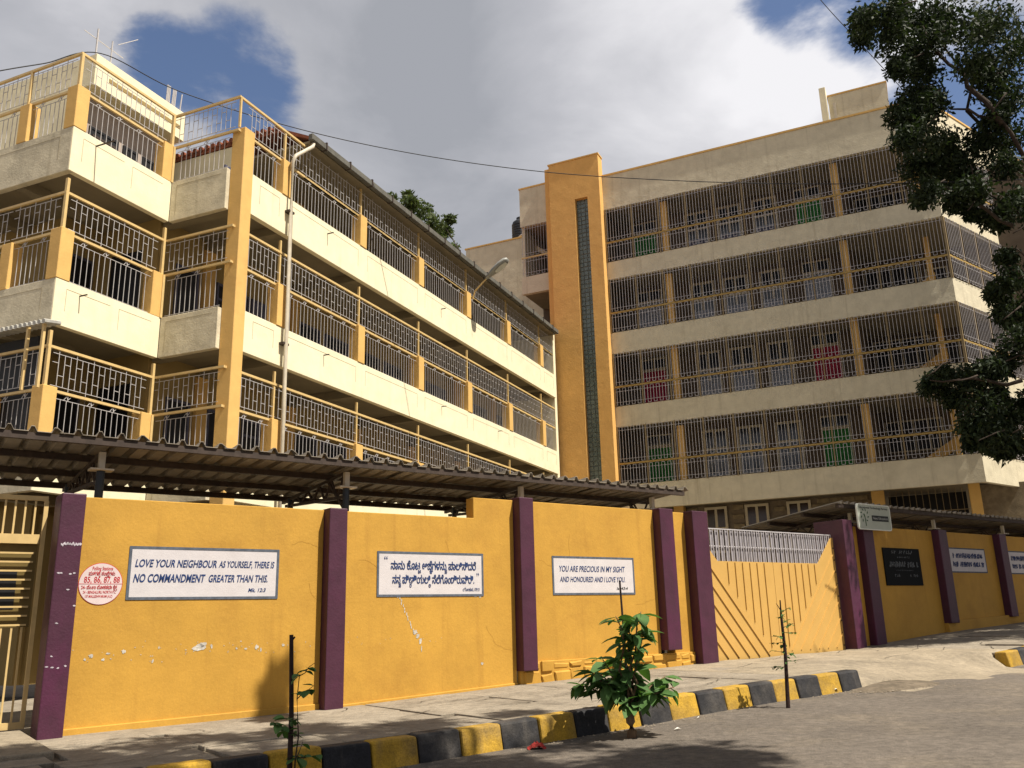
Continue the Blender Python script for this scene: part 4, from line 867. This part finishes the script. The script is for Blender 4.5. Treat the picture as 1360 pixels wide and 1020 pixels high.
# tree whose crown hangs high over the road, out of view above: it throws the dappled shade in the foreground
ot = thing('overhead_tree', (9.5, 1.0, .1), 'tall roadside tree over the road beside the camera, out of view, casting the foreground shade', 'tree')
oc = []; ro = random.Random(4)
def over(u, v, h, r_):
    g = WF.w(u, v, pav(u)-.2); p = g + SUNV*(h/SUNV.z); oc.append((p.x, p.y, p.z, r_))
for k in range(820):
    u, v = ro.uniform(-9, 6.8), ro.uniform(.7, 11)
    vb = 1.0 + .50*max(0, u-.3) + .35*math.sin(u*1.9) + .25*math.sin(u*4.3+1)
    if v < vb or (v < vb+1.3 and ro.random() < .3): continue
    if u > 3.9 + .35*math.sin(v*2) and v > 4.35 and v < 5.6 + .5*math.sin(u*2.3): continue
    if u > 5.6 and v < 4.6: continue
    g_ = WF.w(u, v, pav(u)-KH) - Vector((0, 0, EYE)); gx, gy = 680+FPX*g_.dot(RGT)/g_.dot(FWD), 510-FPX*g_.dot(UPV)/g_.dot(FWD)
    if g_.dot(FWD) > 2 and (gx > 1000 or (gx > 640 and gy > 940 and gy < 988)): continue
    if ro.random() < .12: continue
    over(u, v, ro.uniform(11.5, 13.8), ro.uniform(.35, .75))
for u, v in ((-1.6, 1.8), (-.5, 1.5), (.6, 1.9), (1.3, 1.7), (2.4, 2.2), (3.4, 2.6), (-2.2, 1.4), (4.6, 2.9)): over(u, v, ro.uniform(11.5, 13), .35)
for u, v, r_ in ((2.50, .25, .20), (2.58, .02, .14), (2.40, .45, .22), (2.62, -.18, .10), (2.66, -.32, .07)): over(u, v, 12.2, r_)
V, Fc = leaf_cloud(oc, 170, .26, rng, .3); leaf_obj('crown', V, Fc, LEAF_T, ot)
tb2 = MB(); limb(tb2, (9.5, 1.0, -.1), (8.6, 1.4, 6), .35, .27, rt); cx = Vector(oc[20][:3])
for k in range(0, len(oc), 45): e_ = Vector(oc[k][:3]); m_ = Vector((7.5, 2.4, 9.6)); limb(tb2, m_, e_, .07, .02, rt)
limb(tb2, (8.6, 1.4, 6), (7.5, 2.4, 9.6), .27, .14, rt); tb2.build('trunk', BARK, ot, smooth=True)
# tree showing over the left block's roof
ft = thing('distant_tree', (-3.0, 52, 0), 'green tree top showing behind the left block roofline', 'tree')
fc = []
for x, y, r_ in [(545, 268, 14), (560, 278, 20), (535, 285, 16), (575, 295, 20), (550, 300, 20), (590, 305, 14), (580, 315, 16), (530, 300, 14), (598, 290, 8), (520, 262, 7), (542, 258, 7), (560, 320, 22), (590, 335, 16), (530, 320, 18), (600, 330, 12)]:
    D = 52 + rt.uniform(-1.5, 1.5); p = pix(x, y, D); fc.append((p.x, p.y, p.z, r_*D/FPX*.95))
for k in range(26): p = pix(rt.uniform(500, 610), rt.uniform(345, 460), 52+rt.uniform(-2, 2)); fc.append((p.x, p.y, p.z, 1.0))
V, Fc = leaf_cloud(fc, 520, .27, rng, .2); leaf_obj('crown', V, Fc, LEAF_F, ft)
tb3 = MB(); base = pix(560, 460, 52); limb(tb3, (base.x, base.y, -.2), (base.x, base.y, 10), .3, .2, rt); limb(tb3, (base.x, base.y, 10), pix(545, 262, 52), .2, .03, rt); limb(tb3, (base.x, base.y, 10), pix(590, 300, 52), .14, .03, rt); tb3.build('trunk', BARK, ft, smooth=True)

# ------------------------------------------------------------------ saplings at the kerb
def leaf_mesh(L, W, cup, name='leaf', m=LEAF_B):      # folded along the midrib, drooping at the tip
    b = MB(); rows = [(0, .04), (.2, .62), (.45, 1.0), (.7, .86), (.88, .45), (1, .02)]
    for t, w in rows:
        for s_ in (-1, 0, 1): b.v.append(Vector((L*t, s_*W/2*w, -cup*L*t*t + abs(s_)*W*.16*w)))
    for k in range(5):
        for j in range(2): a = k*3+j; b.f.append((a, a+1, a+4, a+3))
    me = b.mesh(name, recalc=False, smooth=True); me.materials.append(m); return me
def put_leaves(par, n, fn, meshes, rg):
    for k in range(n):
        p, out, pit = fn(k)
        place('leaf', meshes[k % len(meshes)], par, p, eul=(rg.uniform(-.5, .5), pit, out), scale=(rg.uniform(.65, 1.1), rg.uniform(.85, 1.3), rg.uniform(.7, 1.3)))
def sap_base(u, v): return WF.w(u, v, pav(u)-KH)
rs = random.Random(9)
big = [leaf_mesh(.25, .115, .28), leaf_mesh(.21, .10, .15), leaf_mesh(.27, .12, .4)]
p0 = sap_base(5.50, 4.33)
s2 = thing('sapling', p0, 'bushy broad-leaved sapling with a thin stake, growing beside the kerb', 'sapling', 'saplings planted along the kerb')
sm = MB(); limb(sm, p0-Vector((0, 0, .05)), p0+Vector((.0, 0, .42)), .062, .048, rs, 4, .1)
tips = []
for k in range(13):
    a = 2*math.pi*k/13+rs.uniform(-.2, .2); el = rs.uniform(.2, 1.0) if k < 9 else rs.uniform(1.15, 1.5); L = rs.uniform(.45, .70) if k < 9 else rs.uniform(.85, 1.18)
    e_ = p0 + Vector((0, 0, .40)) + Vector((math.cos(a)*math.cos(el), math.sin(a)*math.cos(el), math.sin(el)))*L
    pts = limb(sm, p0+Vector((0, 0, .36)), e_, .020, .006, rs, 5, .12); tips.append(pts)
sm.build('trunk', mat('young_bark', (.15, .095, .055), .9, .3, 12, .5, 40), s2, smooth=True)
def f2(k):
    pts = tips[k % 13]; t = rs.random()**.6; i = min(4, int(t*5)); p = pts[i].lerp(pts[i+1], t*5-i); return p, rs.uniform(0, 2*math.pi), rs.uniform(-.5, .75)
put_leaves(s2, 320, f2, big, rs)
tp2 = pix(823, 771, math.hypot(p0.x, p0.y)+.1)
MB().tube([tuple(p0+Vector((.02, .1, .0))), tuple((p0+Vector((.02, .1, 0))).lerp(tp2, .6)), tuple(tp2)], [.016, .015, .012], 6).build('stake', STICK, s2)
small = [leaf_mesh(.085, .045, .2, m=LEAF_S), leaf_mesh(.06, .032, .1, m=LEAF_S)]
mid = [leaf_mesh(.14, .075, .25), leaf_mesh(.11, .06, .15)]
p1 = sap_base(1.20, 4.28)
top1 = pix(387, 843, math.hypot(p1.x, p1.y))
s1_ = thing('sapling', p1, 'thin sapling tied to a dark upright stake in front of the left wall panel', 'sapling', 'saplings planted along the kerb')
MB().tube([tuple(p1-Vector((0, 0, .1))), tuple(p1.lerp(top1, .5)+Vector((.012, 0, 0))), tuple(top1)], [.028, .024, .020], 8).tube([tuple(top1-Vector((0, 0, .06))), tuple(top1+Vector((.035, 0, -.02)))], [.012, .008], 5).build('stake', STICK, s1_)
st1 = MB(); q1 = p1+Vector((.05, -.05, 0)); pts1 = limb(st1, q1-Vector((0, 0, .05)), q1+Vector((.02, 0, 1.05)), .009, .004, rs, 6, .05); tw1 = []
for k in range(9):
    b0 = pts1[1+k % 6]; a = rs.uniform(0, 6.28); tw1.append(limb(st1, b0, b0+Vector((math.cos(a)*.24, math.sin(a)*.24, rs.uniform(.0, .16))), .005, .0025, rs, 3, .1))
st1.build('trunk', BARK, s1_)
def f1(k): t = tw1[k % 9]; i = rs.randrange(3); return t[i].lerp(t[i+1], rs.random()), rs.uniform(0, 6.28), rs.uniform(-.3, .6)
put_leaves(s1_, 70, f1, mid, rs)
p3 = sap_base(8.55, 4.32); top3 = pix(1036, 797, math.hypot(p3.x, p3.y))
s3 = thing('sapling', p3, 'small sparse sapling on a leaning dark stick before the yellow gate', 'sapling', 'saplings planted along the kerb')
MB().tube([tuple(p3-Vector((0, 0, .1))), tuple(p3.lerp(top3, .5)+Vector((.02, 0, 0))), tuple(p3.lerp(top3, .85)), tuple(top3)], [.032, .026, .018, .010], 8).tube([tuple(p3.lerp(top3, .9)), tuple(p3.lerp(top3, .97)+Vector((-.06, 0, 0)))], [.008, .004], 5).build('stake', STICK, s3)
st3 = MB(); tw3 = []
for k in range(12):
    b0 = p3.lerp(top3, .38+.045*k); a = rs.uniform(0, 6.28); tw3.append(limb(st3, b0, b0+Vector((math.cos(a)*.2, math.sin(a)*.2, rs.uniform(-.02, .1))), .004, .002, rs, 3, .1))
st3.build('twigs', BARK, s3)
def f3(k): t = tw3[k % 12]; i = rs.randrange(3); return t[i].lerp(t[i+1], rs.random()), rs.uniform(0, 6.28), rs.uniform(-.4, .6)
put_leaves(s3, 85, f3, small, rs)

# ------------------------------------------------------------------ cracks, debris, litter
CRK = mat('crack_shadow_dirt', (.035, .028, .022), .98, .2, 10)
rc = random.Random(31)
for k in range(62):
    u, v = rc.uniform(-2, 17), rc.uniform(.4, 3.2); a = rc.choice([0, 0, 0, 0.15, -.2, .1, 1.3]) + rc.uniform(-.25, .25); b = MB(WF); n_ = rc.randint(7, 16); L_ = []
    for t in range(n_):
        u += .11*math.cos(a); v += .11*math.sin(a); a += rc.uniform(-.30, .30)
        if v < .1 or v > 3.4: break
        L_.append((u, v, (crossing(u, v) if u > 10.1 else pav(u)+.008)+.004))
    for t in range(len(L_)-1):
        p_, q_ = L_[t], L_[t+1]; dx, dy = q_[0]-p_[0], q_[1]-p_[1]; w_ = .0065*rc.uniform(.5, 1.5)/.11; w2 = .0065*rc.uniform(.5, 1.5)/.11
        b.poly([(p_[0]-dy*w_, p_[1]+dx*w_, p_[2]), (q_[0]-dy*w2, q_[1]+dx*w2, q_[2]), (q_[0]+dy*w2, q_[1]-dx*w2, q_[2]), (p_[0]+dy*w_, p_[1]-dx*w_, p_[2])])
    if len(b.f) > 5: b.build('crack', CRK, pave, recalc=False)
db = MB(WF); rd = random.Random(8)
def pebble(u, v, z, r_):
    i = len(db.v); q = [rd.uniform(.6, 1.2)*r_ for _ in range(6)]
    db.v += [db.P(p) for p in ((u+q[0], v, z), (u, v+q[1], z), (u-q[2], v, z), (u, v-q[3], z), (u+q[0]*.2, v, z+q[4]*.8))]
    db.f += [(i, i+1, i+4), (i+1, i+2, i+4), (i+2, i+3, i+4), (i+3, i, i+4)]
for k in range(900):
    t = rd.random()
    if t < .55: u, v = rd.gauss(11.6, .5), rd.gauss(4.15, .22)
    else: u, v = rd.uniform(-3, 11.3), 3.80 + abs(rd.gauss(0, .10))
    z = pav(u)-KH+.002 if v > 4.5 or u < 11.25 else crossing(u, v)
    pebble(u, v, z, rd.uniform(.006, .022))
for k in range(700): u, v = rd.uniform(-4, 17), rd.uniform(3.8, 9); pebble(u, v, pav(u)-KH+.008 if not (11 < u < 16.6 and v < 4.7) else crossing(u, v), rd.uniform(.003, .009))
tag(db.build('grit', mat('grit_stone', (.20, .165, .125), .95, .4, 30), recalc=False), kind='stuff')
mo = MB(WF); nn = 13
for i in range(nn):
    for j in range(nn):
        x, y = i/(nn-1)*2-1, j/(nn-1)*2-1; rr2 = x*x+y*y; u, v = 11.75+x*.95+.25*y, 4.12+y*.42
        base = crossing(u, v) if v < 4.7 else pav(u)-KH; mo.v.append(WF.w(u, v, base + max(-.02, .07*(1-rr2)**1 if rr2 < 1 else -.03) + rd.uniform(-.008, .012)))
mo.f = [(i*nn+j, (i+1)*nn+j, (i+1)*nn+j+1, i*nn+j+1) for i in range(nn-1) for j in range(nn-1)]
tag(mo.build('rubble_soil', SOIL, recalc=False), kind='stuff')
c = WF.w(4.30, 4.02, pav(4.3)-KH); b = MB(); nn = 9
for i in range(nn):
    for j in range(nn):
        x, y = (i/(nn-1)-.5)*.22, (j/(nn-1)-.5)*.16; b.v.append(c + Vector((x, y, max(.0, .07-1.2*(x*x+y*y)*5) + rs.uniform(-.03, .03))))
b.f = [(i*nn+j, (i+1)*nn+j, (i+1)*nn+j+1, i*nn+j+1) for i in range(nn-1) for j in range(nn-1)]
for v_ in b.v: v_.z = max(v_.z, c.z+.004)
b2 = b.build('crumpled_rag', RAG, loc=c); tag(b2, 'crumpled red rag on the road against a yellow kerb block', 'rag')
for (x, y, s_, lab) in ((900, 970, .05, 'white scrap of litter on the road right of the bushy sapling'), (1110, 917, .05, 'pale scrap of litter by the end of the kerb'), (928, 955, .03, 'tiny pale scrap beside the kerb past the bushy sapling')):
    d_ = ray(x, y); zz_ = -1.34; p = Vector((0, 0, EYE)) + d_*(zz_/d_.z); uu_ = (p-WF.o).dot(WF.d); zz_ = pav(uu_)-KH; p = Vector((0, 0, EYE)) + d_*(zz_/d_.z)
    b = MB(); b.v = [p+Vector((-s_, -s_*.4, .012)), p+Vector((s_*.2, -s_*.8, .03)), p+Vector((s_, s_*.1, .012)), p+Vector((s_*.1, s_*.7, .035)), p+Vector((-s_*.6, s_*.6, .014))]; b.f = [(0, 1, 3, 4), (1, 2, 3)]
    tag(b.build('paper_scrap', PAPER, loc=p), lab, 'litter', 'scraps of litter on the road')
